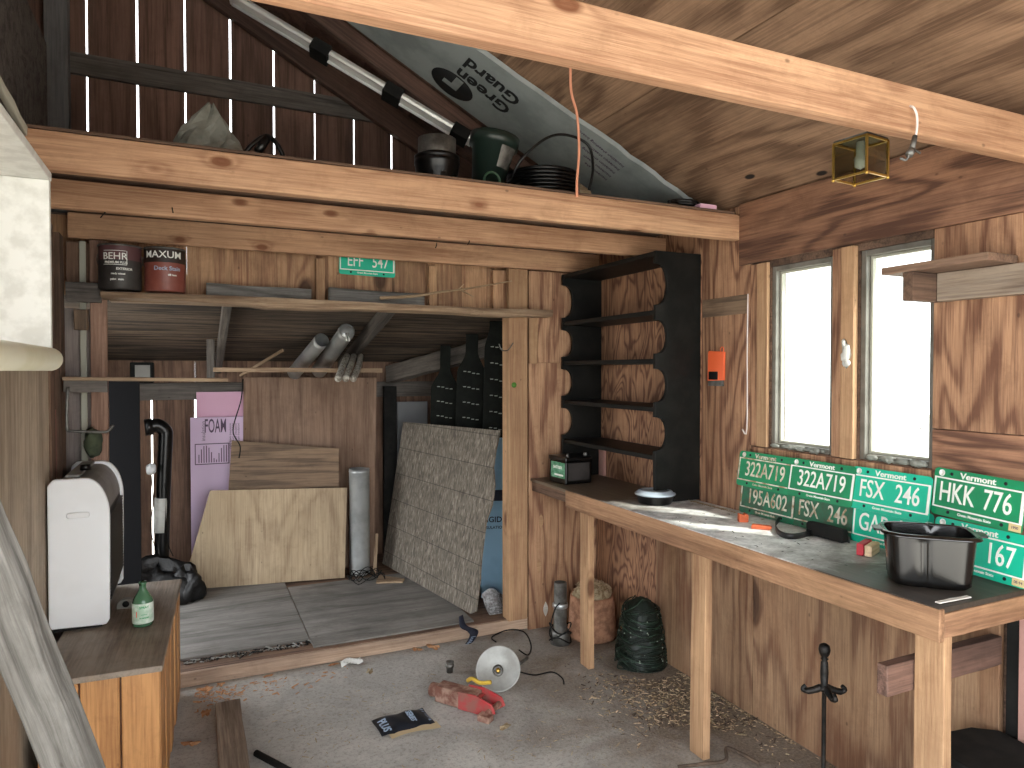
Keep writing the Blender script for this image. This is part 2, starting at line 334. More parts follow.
# ------------------------------------------------------------------ mesh builder
class MB:
    def __init__(s): s.v = []; s.f = []; s.mi = []; s.sm = []
    def add(s, vs, fs, mi=0, smooth=False, T=None):
        b = len(s.v)
        for v in vs: s.v.append(tuple(T @ Vector(v)) if T is not None else tuple(v))
        for f in fs: s.f.append([b+i for i in f]); s.mi.append(mi); s.sm.append(smooth)
        return s
    def box(s, lo, hi, mi=0, T=None):
        x0, y0, z0 = lo; x1, y1, z1 = hi
        return s.add([(x0,y0,z0),(x1,y0,z0),(x1,y1,z0),(x0,y1,z0),(x0,y0,z1),(x1,y0,z1),(x1,y1,z1),(x0,y1,z1)],
                     [(0,3,2,1),(4,5,6,7),(0,1,5,4),(1,2,6,5),(2,3,7,6),(3,0,4,7)], mi, False, T)
    def prism(s, pts, d0, d1, axis='z', mi=0, T=None, smooth=False):
        """polygon in two axes, pushed from d0 to d1 along the third"""
        n = len(pts)
        def mk(p, d): return {'z': (p[0], p[1], d), 'y': (p[0], d, p[1]), 'x': (d, p[0], p[1])}[axis]
        vs = [mk(p, d0) for p in pts]+[mk(p, d1) for p in pts]
        fs = [list(range(n))[::-1], [n+i for i in range(n)]]+[(i, (i+1) % n, n+(i+1) % n, n+i) for i in range(n)]
        return s.add(vs, fs, mi, smooth, T)
    def tube(s, pts, r, n=8, mi=0, T=None, caps=True, closed=False):
        pts = [Vector(p) for p in pts]; rr = r if isinstance(r, (list, tuple)) else [r]*len(pts)
        vs = []; fs = []; prev = None; N = len(pts)
        for i, p in enumerate(pts):
            if closed: t = pts[(i+1) % N]-pts[i-1]
            else: t = pts[min(i+1, N-1)]-pts[max(i-1, 0)]
            t.normalize()
            if prev is None:
                u = t.orthogonal().normalized()
            else:
                u = (prev-t*prev.dot(t)); u = u.normalized() if u.length > 1e-6 else t.orthogonal().normalized()
            prev = u; w = t.cross(u)
            for k in range(n):
                a = 2*PI*k/n; vs.append(p+(u*math.cos(a)+w*math.sin(a))*rr[i])
        for i in range(N if closed else N-1):
            j = (i+1) % N
            for k in range(n):
                k2 = (k+1) % n; fs.append((i*n+k, i*n+k2, j*n+k2, j*n+k))
        if caps and not closed: fs.append(list(range(n))[::-1]); fs.append([(N-1)*n+k for k in range(n)])
        return s.add(vs, fs, mi, True, T)
    def lathe(s, prof, n=28, mi=0, T=None, mis=None, a0=0, a1=2*PI):
        """profile of (radius, height) turned about local z"""
        full = abs(a1-a0-2*PI) < 1e-6; m = n if full else n+1; vs = []
        for (r, z) in prof:
            for k in range(m):
                a = a0+(a1-a0)*k/n; vs.append((r*math.cos(a), r*math.sin(a), z))
        for i in range(len(prof)-1):
            fs = []
            for k in range(n):
                k2 = (k+1) % m; fs.append((i*m+k, i*m+k2, (i+1)*m+k2, (i+1)*m+k))
            b = len(s.v)
            if i == 0: base = b; s.v += [tuple(T @ Vector(v)) if T is not None else v for v in vs]
            for f in fs: s.f.append([base+q for q in f]); s.mi.append(mis[i] if mis else mi); s.sm.append(True)
        return s
    def grid(s, fn, nu, nv, mi=0, smooth=True, T=None, wrapu=False):
        vs = [fn(i/nu, j/nv) for j in range(nv+1) for i in range(nu+(0 if wrapu else 1))]
        m = nu if wrapu else nu+1
        fs = [(j*m+i, j*m+(i+1) % m, (j+1)*m+(i+1) % m, (j+1)*m+i) for j in range(nv) for i in range(nu)]
        return s.add(vs, fs, mi, smooth, T)
    def blob(s, c, rad, jit=.15, nu=14, nv=9, mi=0, seed=1, flat=None):
        rnd = random.Random(seed); ph = [(rnd.uniform(0, 6), rnd.uniform(0, 6), rnd.randint(2, 5), rnd.randint(1, 4)) for _ in range(4)]
        def fn(u, v):
            a = 2*PI*u; b = PI*(v-.5); d = 1+jit*sum(math.sin(k*a+p)*math.cos(l*b+q) for p, q, k, l in ph)/2
            z = math.sin(b)*rad[2]*d
            if flat is not None: z = max(z, -rad[2]*flat)
            return (c[0]+math.cos(b)*math.cos(a)*rad[0]*d, c[1]+math.cos(b)*math.sin(a)*rad[1]*d, c[2]+z)
        return s.grid(fn, nu, nv, mi, True, None, True)
    def text(s, txt, size, depth=.001, mi=0, T=None, xs=1.0, bold=0, align='CENTER', bend=None):
        cu = bpy.data.curves.new('t', 'FONT'); cu.body = txt; cu.size = size; cu.extrude = depth/2; cu.align_x = align; cu.align_y = 'CENTER'; cu.offset = bold; cu.resolution_u = 3
        o = bpy.data.objects.new('t', cu); COL.objects.link(o)
        dg = bpy.context.evaluated_depsgraph_get(); e = o.evaluated_get(dg); me = e.to_mesh()
        vs = [Vector((v.co.x*xs, v.co.y, v.co.z)) for v in me.vertices]; fs = [tuple(p.vertices) for p in me.polygons]
        e.to_mesh_clear(); bpy.data.objects.remove(o); bpy.data.curves.remove(cu)
        if bend: vs = [bend(v) for v in vs]
        return s.add(vs, fs, mi, False, T)
    def build(s, name, mats, parent=None, bevel=0, loc=None, matrix=None, segs=2):
        me = bpy.data.meshes.new(name); me.from_pydata([tuple(v) for v in s.v], [], s.f)
        for m in (mats if isinstance(mats, (list, tuple)) else [mats]): me.materials.append(M[m] if isinstance(m, str) else m)
        me.polygons.foreach_set('material_index', s.mi); me.polygons.foreach_set('use_smooth', s.sm); me.update()
        o = bpy.data.objects.new(name, me); COL.objects.link(o)
        if parent: o.parent = parent
        if matrix is not None: o.matrix_local = matrix
        elif loc is not None: o.location = loc
        if bevel:
            b = o.modifiers.new('bevel', 'BEVEL'); b.width = bevel; b.segments = segs; b.limit_method = 'ANGLE'; b.angle_limit = R(35)
        return o

def tag(o, label=None, cat=None, group=None, kind=None):
    if label: o['label'] = label
    if cat: o['category'] = cat
    if group: o['group'] = group
    if kind: o['kind'] = kind
    return o
def thing(name, label, cat, loc=(0, 0, 0), rz=0, group=None, matrix=None):
    o = bpy.data.objects.new(name, None); COL.objects.link(o); o.empty_display_size = .1
    if matrix is not None: o.matrix_world = matrix
    else: o.location = loc; o.rotation_euler = (0, 0, rz)
    return tag(o, label, cat, group)
def struct(o): return tag(o, kind='structure')
def frame(a, b, up=(0, 0, 1), origin=None):
    """matrix whose local x runs from a to b and whose local z leans to up"""
    a = Vector(a); b = Vector(b); x = (b-a).normalized(); z = Vector(up); z = (z-x*z.dot(x)).normalized(); y = z.cross(x)
    m = Matrix((x, y, z)).transposed().to_4x4(); m.translation = Vector(origin) if origin is not None else (a+b)/2
    return m
def board(name, a, b, w, t, mat, up=(0, 0, 1), bevel=.003, parent=None, jit=.0015, seg=6, ends=(0, 0)):
    """a sawn board from a to b: w across its up direction, t through; edges wander a little"""
    a = Vector(a); b = Vector(b); L = (b-a).length; rnd = random.Random(hash((round(a.x, 3), round(b.y, 3), w)) & 0xffff)
    mb = MB(); vs = []; fs = []
    for i in range(seg+1):
        x = -L/2+L*i/seg
        for (sy, sz) in ((-1, -1), (1, -1), (1, 1), (-1, 1)):
            e = ends[0] if i == 0 else (ends[1] if i == seg else 0)
            vs.append((x+e*sz*w/2, sy*t/2+rnd.uniform(-jit, jit), sz*w/2+rnd.uniform(-jit, jit)))
    for i in range(seg):
        for k in range(4):
            k2 = (k+1) % 4; fs.append((i*4+k, i*4+k2, i*4+4+k2, i*4+4+k))
    fs.append((3, 2, 1, 0)); q = seg*4; fs.append((q, q+1, q+2, q+3))
    mb.add(vs, fs)
    m = frame(a, b, up)
    return mb.build(name, mat, parent, bevel, matrix=m)
def bez(pts, n=8):
    """smooth path through points"""
    P = [Vector(p) for p in pts]; out = []
    for i in range(len(P)-1):
        p0 = P[max(i-1, 0)]; p1 = P[i]; p2 = P[i+1]; p3 = P[min(i+2, len(P)-1)]
        for k in range(n):
            t = k/n; out.append(.5*((2*p1)+(p2-p0)*t+(2*p0-5*p1+4*p2-p3)*t*t+(3*p1-p0-3*p2+p3)*t**3))
    out.append(P[-1]); return out
def rrect(w, h, r, n=4):
    out = []
    for cx, cy, a in ((w/2-r, h/2-r, 0), (-w/2+r, h/2-r, 90), (-w/2+r, -h/2+r, 180), (w/2-r, -h/2+r, 270)):
        for k in range(n+1):
            t = R(a+90*k/n); out.append((cx+r*math.cos(t), cy+r*math.sin(t)))
    return out

# ------------------------------------------------------------------ setting
XR = 2.24; XL = -.5; YB = 3.75
def roof(x): return 2.27+.557*(XR-x)
YA = 5.4
def aroof(y): return 1.97-.23*(y-3.75)

struct(MB().box((XL-.12, -.62, -.1), (XR+.1, 3.655, 0)).build('floor', 'floor'))
struct(MB().box((-25, -25, -.3), (25, 25, -.12)).build('ground', 'outside'))

# right wall: outer wall with two window openings, sheathed with plywood panels
W = [(1.915, 2.235), (1.512, 1.80)]; WZ0, WZ1 = 1.19, 1.965
wb = MB()
for y0, y1, z0, z1 in ((-.62, W[1][0], 0, 2.27), (W[1][0], W[0][1], 0, WZ0), (W[1][0], W[0][1], WZ1, 2.27), (W[1][1], W[0][0], WZ0, WZ1), (W[0][1], 3.85, 0, 2.27)):
    wb.box((XR+.014, y0, z0), (XR+.1, y1, z1))
wr = struct(wb.build('wall_right', 'brown'))
def panel(name, y0, y1, z0, z1, mat, x0=XR, x1=XR+.0135, vert=True, par=wr):
    a, b = ((x0+x1)/2, (y0+y1)/2, z0), ((x0+x1)/2, (y0+y1)/2, z1)
    if vert: m = frame(a, b, (0, 1, 0)); w = y1-y0; L = z1-z0
    else:
        a = ((x0+x1)/2, y0, (z0+z1)/2); b = ((x0+x1)/2, y1, (z0+z1)/2); m = frame(a, b, (0, 0, 1)); w = z1-z0; L = y1-y0
    mb = MB().box((-L/2, -(x1-x0)/2, -w/2), (L/2, (x1-x0)/2, w/2)); return mb.build(name, mat, par, .002, matrix=m)
panel('plywood_panel', -.62, 2.398, 1.99, 2.262, 'ply_dark', XR-.016, XR-.001, vert=False)
panel('plywood_panel', 2.345, 2.664, .885, 2.262, 'ply')
panel('plywood_panel', 2.666, 3.62, 1.34, 2.262, 'ply_swirl')
panel('plywood_panel', 2.666, 3.62, .0, 1.337, 'ply_swirl')
panel('wall_patch', 2.36, 2.655, 1.775, 1.86, 'strip_ply', XR-.004, XR-.0005, vert=False)
panel('plywood_panel', -.62, 1.508, 1.328, 1.99, 'ply')
panel('plywood_panel', -.62, 1.508, .885, 1.325, 'ply_dark', vert=False)
panel('plywood_panel', 1.512, 2.33, .885, 1.185, 'ply')
panel('plywood_panel', 1.28, 2.3, .0, .88, 'ply_low', XR-.012, XR+.012)
panel('plywood_panel', 2.303, 3.0, .0, .88, 'ply_low', XR-.014, XR+.012)
panel('wall_stud', 2.24, 2.30, 1.19, 1.985, 'stud', XR-.004, XR+.012)
panel('wall_stud', 2.303, 2.342, 1.19, 1.985, 'ply', XR+.002, XR+.013)
panel('wall_stud', 1.806, 1.862, 1.19, 1.985, 'stud', XR-.012, XR+.012)
panel('wall_stud', 1.865, 1.909, 1.19, 1.985, 'ply', XR-.002, XR+.012)
panel('wall_stud', 1.225, 1.262, 0, .83, 'blackmatt', XR-.01, XR+.012)
panel('wall_stud', 1.185, 1.222, 0, .83, 'pinkstrip', XR-.02, XR+.012)
panel('wall_stud', 1.09, 1.14, 0, .86, 'ply', XR-.06, XR+.012)
for i, (y0, y1) in enumerate(W):
    wn = MB(); x0, x1 = XR+.02, XR+.075
    fr = .022
    for (a, b, c, d) in ((y0, y0+fr, WZ0, WZ1), (y1-fr, y1, WZ0, WZ1), (y0+fr, y1-fr, WZ0, WZ0+fr), (y0+fr, y1-fr, WZ1-fr, WZ1)):
        wn.box((x0, a+.0005, c+.0005), (x1, b-.0005, d-.0005))
    for (a, b, c, d) in ((y0+fr, y0+fr+.01, WZ0+fr, WZ1-fr), (y1-fr-.01, y1-fr, WZ0+fr, WZ1-fr), (y0+fr+.01, y1-fr-.01, WZ0+fr, WZ0+fr+.01), (y0+fr+.01, y1-fr-.01, WZ1-fr-.01, WZ1-fr)):
        wn.box((x0+.022, a, c), (x0+.04, b, d), 1)
    w = struct(wn.build('window_%d' % (i+1), ['alu', 'palestrip'], None, .002))
    MB().box((x0+.03, y0+fr+.008, WZ0+fr+.008), (x0+.033, y1-fr-.008, WZ1-fr-.008)).build('window_pane', 'glass', w)
# ragged insulation and litter along the two sills
for k, (y0, y1) in enumerate(W):
    lb = MB()
    for q in range(14):
        y = random.uniform(y0+.03, y1-.03); lb.blob((XR+.004+random.uniform(0, .008), y, WZ0+.012), (.006, random.uniform(.008, .03), random.uniform(.005, .013)), .4, 8, 5, 0, q+k*40)
    tag(lb.build('sill_litter', ['bag']), ['ragged grey scraps lying along the sill of the left window', 'ragged grey scraps lying along the sill of the right window'][k], 'debris', None, 'stuff')

# left wall: old boards with a tan plywood lining that stops short of the corner
lw = MB()
for i in range(17):
    y0 = -.62+i*.26; z0 = 2.2 if y0+.25 < 1.22 else 0  # boards stop high near the front: unseen side opening added to let daylight in
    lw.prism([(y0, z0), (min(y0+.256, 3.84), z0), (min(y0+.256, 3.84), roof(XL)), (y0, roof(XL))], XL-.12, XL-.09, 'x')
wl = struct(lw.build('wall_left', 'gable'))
MB().box((XL-.012, 1.2, 0), (XL, 3.13, 1.66)).build('plywood_panel', 'leftply', wl, .002)
MB().box((XL-.014, 1.2, 1.664), (XL-.002, 3.13, 2.10)).build('plywood_panel', 'leftply', wl, .002)
MB().box((XL-.089, -.62, 2.22), (XL-.05, 3.5, 2.9)).build('plywood_panel', 'darkgrey', wl, .002)

# back wall: vertical boards with daylight between them, running up to the roof
gb = MB(); ub = MB(); x = -.638; rr = random.Random(17); ZS = 2.235
for i in range(15):
    g0, g1 = rr.uniform(.003, .006), rr.uniform(.003, .006)
    x0 = x; x1 = min(x+.205, 2.3); x += .205
    zb = 1.87 if x0 < 1.75 else 0
    dy = rr.uniform(0, .005); gb.box((x0+.0002, YB+dy, zb), (x1-.0002, YB+.022, ZS))
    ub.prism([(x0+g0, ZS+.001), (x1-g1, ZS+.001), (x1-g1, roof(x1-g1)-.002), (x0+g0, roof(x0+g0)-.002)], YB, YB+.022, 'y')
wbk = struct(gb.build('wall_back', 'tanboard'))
ub.build('upper_boards', 'gable', wbk)  # redder than the tan boards below, with the loft's shade put into the colour

# front wall behind the camera, open doorway
fw = MB()
fw.box((XL-.12, -.72, 0), (XL+.02, -.62, 3.9)); fw.box((2.05, -.72, 0), (XR+.1, -.62, 2.27))
fw.prism([(XL+.02, 2.24), (2.05, 2.24), (2.05, roof(2.05)), (XL+.02, roof(XL+.02))], -.72, -.62, 'y')
struct(fw.build('wall_front', 'brown'))

# roof over the room
cl = MB(); th = .03
def slab(mb, x0, x1, y0, y1, dz0, dz1, mi=0):
    mb.add([(x, y, roof(x)+d) for d in (dz0, dz1) for (x, y) in ((x0, y0), (x1, y0), (x1, y1), (x0, y1))],
           [(0,3,2,1),(4,5,6,7),(0,1,5,4),(1,2,6,5),(2,3,7,6),(3,0,4,7)], mi)
slab(cl, XL-.2, 2.43, -.9, 4.0, .016, .05)
ce = struct(cl.build('ceiling', 'brown'))
for (x0, x1, y0, y1) in ((1.632, 2.42, -.88, 3.2), (.42, 1.628, -.88, 3.2), (-.6, .416, -.88, 3.2)):
    p = MB(); slab(p, x0, x1, y0, y1, 0, .0155); p.build('plywood_sheet', 'ceil', ce)
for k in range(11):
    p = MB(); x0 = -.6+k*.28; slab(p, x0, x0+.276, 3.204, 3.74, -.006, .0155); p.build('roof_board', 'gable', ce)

# lean-to behind the opening
fa = struct(MB().box((-.62, 3.66, -.02), (2.1, YA, .07)).build('floor_annex', 'brown'))
ab = MB(); x = -.62
edges = [-.62, -.537, -.262, .0134, .29, .565, .84, 1.115, 1.39, 1.665, 1.94, 2.1]
for a, b in zip(edges, edges[1:]):
    g0 = .006 if a in (-.262, .0134) else .0002; g1 = .006 if b in (-.262, .0134) else .0002
    ab.box((a+g0, YA, .07), (b-g1, YA+.022, 1.36)).box((a+.0002, YA, 1.3602), (b-.0002, YA+.022, aroof(YA)+.02))
struct(ab.build('wall_annex_back', 'brown_z'))
al = MB().prism([(4.62, .07), (YA, .07), (YA, aroof(YA)+.01), (4.62, aroof(4.62)+.01)], -.66, -.62, 'x').box((-.66, 3.78, 1.72), (-.62, 4.6199, 1.79))  # front part left open out of view, added so daylight reaches the lean-to
struct(al.build('wall_annex_left', 'darkgrey'))
ar = MB().prism([(3.78, .07), (YA, .07), (YA, aroof(YA)+.01), (3.78, aroof(3.78)+.01)], 2.1, 2.14, 'x')
struct(ar.build('wall_annex_right', 'tanboard'))
ac = MB(); y = 3.776
while y < YA+.02:
    y1 = min(y+.15, YA+.03)
    ac.add([(-.66, y, aroof(y)), (2.14, y, aroof(y)), (2.14, y1, aroof(y1)), (-.66, y1, aroof(y1)), (-.66, y, aroof(y)+.03), (2.14, y, aroof(y)+.03), (2.14, y1, aroof(y1)+.03), (-.66, y1, aroof(y1)+.03)],
           [(0,3,2,1),(4,5,6,7),(0,1,5,4),(1,2,6,5),(2,3,7,6),(3,0,4,7)])
    y = y1+.002
struct(ac.build('ceiling_annex', 'roofboard'))

# partition right of the opening, plywood face with a seam
pw = MB().box((1.776, 3.62, 0), (2.238, 3.634, 1.565)).box((1.776, 3.62, 1.568), (2.238, 3.634, 2.1))
wp = struct(pw.build('wall_partition', 'ply_z'))

# ------------------------------------------------------------------ timbers
def timber(name, a, b, w, t, mat, label, cat, group=None, up=(0, 0, 1), **k):
    return tag(board(name, a, b, w, t, mat, up, **k), label, cat, group)
ZJ0, ZJ1 = 2.106, 2.219; ZJ = (ZJ0+ZJ1)/2; HJ = ZJ1-ZJ0
timber('joist', (XL+.004, 1.165, ZJ), (XR-.018, 1.165, ZJ), HJ, .042, 'joist', 'pine joist crossing the top of the view, lantern hanging behind it', 'beam', bevel=.004)
timber('joist', (XL+.004, 2.42, ZJ), (XR-.002, 2.42, ZJ), HJ, .04, 'joist', 'pine joist at the edge of the loft, below the black pots', 'beam', bevel=.004)
timber('joist', (XL+.004, 2.96, ZJ-.006), (XR-.002, 2.96, ZJ-.006), HJ-.012, .04, 'joist', 'second pine joist tucked just under and behind the loft edge joist', 'beam', bevel=.004)
timber('header_beam', (XL+.004, 3.604, ZJ), (XR-.004, 3.604, ZJ), HJ, .028, 'joist', 'pine header beam over the paint cans and upper green plate', 'beam', bevel=.003)
lf = MB()
for k in range(5): lf.box((XL+.004, 2.405+k*.256, ZJ1+.002), (XR-.03, 2.657+k*.256, ZJ1+.012))
tag(lf.build('loft_floor', 'brown', None, .002), 'thin boarded loft floor resting on the pine joists', 'loft floor')

timber('door_post', (1.70, 3.618, .075), (1.70, 3.618, ZJ0-.002), .12, .034, 'stud', 'tan post at the right side of the opening, green dot on it', 'post', up=(1, 0, 0))
o = MB().lathe([(0, 0), (.016, 0), (.016, .0012), (0, .0012)], 14).build('green_dot', 'greendot'); pt = bpy.data.objects['door_post']
dm = Matrix.Translation(at(514, 385, Y=3.6)) @ Euler((PI/2, 0, 0)).to_matrix().to_4x4(); o.parent = pt; o.matrix_parent_inverse = pt.matrix_basis.inverted(); o.matrix_basis = dm
timber('jamb_board', (1.653, 3.668, .075), (1.653, 3.668, 1.83), .06, .02, 'stud', 'narrow jamb board on the inner side of the tan opening post', 'board', up=(0, 1, 0))
timber('door_post', (-.383, 3.618, .545), (-.383, 3.618, ZJ0-.002), .066, .034, 'postbrown', 'pinkish brown post at the left side of the opening', 'post', up=(1, 0, 0))
timber('nailer_block', (1.80, 3.612, 1.56), (1.80, 3.612, 1.845), .055, .014, 'stud', 'short upright block nailed beside the opening post under the shelf', 'board', up=(1, 0, 0))
timber('sill_plank', (XL+.02, 3.648, .036), (1.78, 3.648, .036), .068, .02, 'sillwood', 'low dusty plank along the front edge of the raised floor', 'board', up=(0, 0, 1))
for px in (320, 432):
    p = at(px, 270, Y=3.70); timber('short_stud', (p.x, 3.70, 1.872), (p.x, 3.70, ZJ0-.003), .045, .03, 'stud', {320: 'short stud left of the upper green plate above the shelf', 432: 'short stud right of the upper green plate above the shelf'}[px], 'post', None, (1, 0, 0))
timber('full_stud', (1.625, 3.70, 1.872), (1.625, 3.70, ZJ0-.003), .09, .03, 'tanboard_x', 'tan stud above the shelf over the opening post', 'post', None, (1, 0, 0))

# loft: wall rail, rafter, foam board strip
timber('wall_rail', at(75, 63, Y=3.735).xyz*1 - Vector((.25, 0, 0)), (1.05, 3.735, 2.91), .098, .024, 'darkgrey', 'dark grey rail nailed across the loft wall boards', 'board')
a = Vector((-.3, 3.70, roof(-.3)-.09)); b = Vector((2.1, 3.70, roof(2.1)-.09))
timber('rafter', a, b, .13, .04, 'gable_x', 'dark red brown sloping rafter against the loft wall', 'beam', up=(.557, 0, 1))
n_r = Vector((.557, 0, 1)).normalized()
def roofpt(x, y, d): return Vector((x, y, roof(x)))-n_r*d
timber('rafter', roofpt(.25, 3.3, .05), roofpt(1.98, 3.3, .05), .085, .04, 'gable_x', 'reddish rafter between the silver strip and the foam board', 'beam', up=(.557, 0, 1))

fb = MB(); n = 26
edge_r = [(.45, 2.80), (1.2, 2.725), (1.754, 2.644), (2.114, 2.601), (2.17, 2.59)]
rr = random.Random(3)
top = []
for (x0, y0), (x1, y1) in zip(edge_r, edge_r[1:]):
    for k in range(6): top.append((x0+(x1-x0)*k/6, y0+(y1-y0)*k/6+(rr.uniform(-.008, .008) if x0 > 1 else 0)))
top.append((2.17, 2.6)); poly = top+[(2.17, 3.17), (1.5, 3.2), (.45, 3.23)]
m = Matrix.Identity(4); xa = Vector((1, 0, -.557)).normalized(); ya = Vector((0, 1, 0)); za = xa.cross(ya)
m = Matrix((xa, ya, za)).transposed().to_4x4(); m.translation = Vector((0, 0, roof(0)))
k_ = math.sqrt(1+.557**2)
fb.prism([(x*k_, y) for x, y in poly], -.03, -.008)
foam = fb.build('foam_board', 'greyfoam', matrix=m)
tag(foam, 'silver grey foam board strip with black lettering under the roof', 'insulation board')
def foamtxt(txt, size, x, y, bold=0, mat='inkblack', nm='lettering'):
    mb = MB().text(txt, size, .0012, bold=bold, xs=1.0)
    # read from below, running up the slope
    T = Matrix.Translation((x*k_, y, -.031)) @ Euler((PI, 0, 0)).to_matrix().to_4x4() @ Euler((0, 0, PI)).to_matrix().to_4x4()
    return mb.build(nm, mat, foam, matrix=T)
foamtxt('Green', .115, 1.235, 2.965, .003); foamtxt('Guard', .115, 1.235, 2.855, .003)
lg = MB()
lg.lathe([(0, 0), (.085, 0), (.085, .0012), (0, .0012)], 30)
lg.v = [(x*1.3, y*1.1, z) for x, y, z in lg.v]
lo = lg.build('logo', 'inkblack', foam, matrix=Matrix.Translation((1.13*k_, 3.09, -.0312)))
l2 = MB().box((-.02, -.09, -.0004), (.02, 0.0, .0016)).box((-.06, -.02, -.0004), (.02, .012, .0016))
l2.build('logo_notch', 'greyfoam', lo, loc=(.012, .01, -.0012))
for q in range(5):
    foamtxt('insulation sheathing board'[:26-3*q], .026, 1.72+.02*q, 2.72+.045*q, mat='ink', nm='small_print')

for px, py, mt in ((545.6, 609, 'whitewood'), (539, 566, 'stud'), (541, 521, 'stud')):
    q = at(px, py, Y=3.62)
    MB().prism([(.016*math.sin(PI*k/10)*(1 if k <= 10 else 1), -.045+.09*k/10) for k in range(11)]+[(-.016*math.sin(PI*k/10), .045-.09*k/10) for k in range(1, 10)], 3.6192, 3.6215, 'y').build('football_patch', mt, wp, 0, (q.x, 0, q.z))
j2 = bpy.data.objects['joist.002']
for px, py, dx in ((105, 212, .012), (172, 207, -.004), (437, 243, .014), (470, 240, .02)):
    q = at(px, py, Y=2.94); o = MB().tube([(0, .004, 0), (-dx*.4, -.012, -.012), (-dx, -.022, -.026)], .0022, 6).build('bent_nail', 'blackmatt', j2); o.matrix_parent_inverse = j2.matrix_basis.inverted(); o.location = q
# ------------------------------------------------------------------ loft things
ZL = ZJ1+.0125
p = at(437, 180, Y=2.72)
t = thing('drain_pot', 'black ribbed pot with grey collar on the loft edge, leftmost', 'pot', (p.x, 2.72, ZL))
pb = MB().lathe([(0, .0), (.075, .0), (.078, .06), (.088, .1), (.09, .125), (.093, .13), (.093, .142), (.09, .147), (.093, .152), (.093, .162), (.085, .168), (.07, .168)], 32)
for k in range(10):
    a_ = 2*PI*k/10; pb.box((-.012, .076, .012), (.012, .086, .085), 0, Matrix.Rotation(a_, 4, 'Z'))
pb.build('body', 'blackplastic', t)
MB().lathe([(.078, .168), (.078, .235), (.070, .235), (.070, .17)], 32).build('collar', 'dull', t)
p = at(487, 180, Y=2.70)
t = thing('flower_pot', 'dark green tapered pot with a silver sticker, leaning on the loft edge', 'pot', matrix=Matrix.Translation((p.x, 2.72, ZL+.018)) @ Euler((R(5), R(8), R(20))).to_matrix().to_4x4())
MB().lathe([(0, 0), (.058, 0), (.090, .215), (.104, .217), (.106, .262), (.096, .262), (.084, .215), (.056, .01), (0, .01)], 32).build('body', 'greenpot', t)
st = MB().grid(lambda u, v: ((.0785+.027*v)*math.cos(-1.95+.75*u), (.0785+.027*v)*math.sin(-1.95+.75*u), .12+.085*v), 8, 2); st.build('sticker', 'dull', t)
p = at(492, 182, Y=2.53); t = MB().tube([(.034*math.cos(a), 0, .038+.034*math.sin(a)) for a in [2*PI*k/24 for k in range(24)]], .005, 8, closed=True).build('plastic_ring', 'ringgreen', None, 0, (p.x, 2.53, ZL)); tag(t, 'small green plastic ring standing in front of the green pot', 'ring')
p = at(541, 180, Y=2.80)
t = thing('hose_coil', 'flat coil of black ribbed pipe on the loft edge', 'hose', (p.x, 2.78, ZL))
cb = MB()
for k in range(10): cb.tube([((.155-.0*k)*math.cos(a), .155*math.sin(a), .0095+k*.0165) for a in [2*PI*q/40 for q in range(40)]], .0092, 8, closed=True)
cb.build('coil', 'blackplastic', t)
lb = MB().tube(bez([Vector(q)-Vector((p.x, 2.78, ZL)) for q in (at(512, 178, Y=2.62), at(521, 160, Y=2.58), at(545, 139, Y=2.55), at(566, 135, Y=2.55), at(588, 145, Y=2.55), at(593, 168, Y=2.55), at(589, 190, Y=2.56))]), .006, 8)
lb.build('loose_end', 'blackplastic', t)
p = at(560, 190, Y=3.06)
t = MB().grid(lambda u, v: ((v-.5)*.40, .055*math.cos(2*PI*u), .13+.125*math.sin(2*PI*u)*(1-1.9*abs(v-.5)**2)), 20, 8, wrapu=True)
t.add([(-.20, .055*math.cos(2*PI*k/20), .13+.0656*math.sin(2*PI*k/20)) for k in range(20)], [list(range(20))]); t.add([(.20, .055*math.cos(2*PI*k/20), .13+.0656*math.sin(2*PI*k/20)) for k in range(20)], [list(range(20))[::-1]])
tag(t.build('log', 'log', None, 0, (p.x-.07, 3.02, ZL+.006)), 'pale debarked log lying behind the black hose coil', 'log')
p = at(196, 150, Y=2.68)
bg = MB()
def bagf(u, v):
    a = 2*PI*u; h = v; w = (1-h**1.8)*.9+.08
    j = 1+.16*math.sin(3*a+5*h)+.12*math.sin(7*a-9*h)
    return (.125*w*j*math.cos(a)+.03*h, .07*w*j*math.sin(a), .23*h*(1+.06*math.sin(5*a)))
bg.grid(bagf, 22, 10, wrapu=True, smooth=False)
tag(bg.build('plastic_bag', 'bag', None, 0, (p.x+.02, 2.7, ZL)), 'crumpled grey plastic bag standing on the loft edge', 'bag')
p = at(258, 155, Y=2.7)
tag(MB().tube(bez([(-.06, 0, .008), (-.03, 0, .045), (.01, .01, .075), (.04, 0, .05), (.062, .0, .008)]), [.008]*33, 8).tube([(-.02, 0, .016), (.01, .01, .07)], .014, 8).build('hand_clamp', 'blackplastic', None, 0, (p.x, 2.46, ZL+.002)), 'small black bent clamp beside the grey bag in the loft', 'clamp')
p = at(698, 210, Y=2.5)
tag(MB().box((-.045, -.025, 0), (.045, .025, .022)).build('foam_scrap', 'pinkfoam', None, .004, (p.x-.01, 2.44, ZL)), 'pink foam scrap on the loft edge by the right wall', 'scrap')
p = at(668, 204, Y=2.62)
ps = MB()
for dz in (0, .012): ps.tube(bez([(-.09, 0, .012+dz), (-.03, .02, .03+dz), (.03, -.01, .026+dz), (.09, .01, .02+dz)]), .009, 6)
tag(ps.build('black_strap', 'blackplastic', None, 0, (p.x-.02, 2.47, ZL)), 'black tangled strap in the loft corner beside the pink scrap', 'strap')

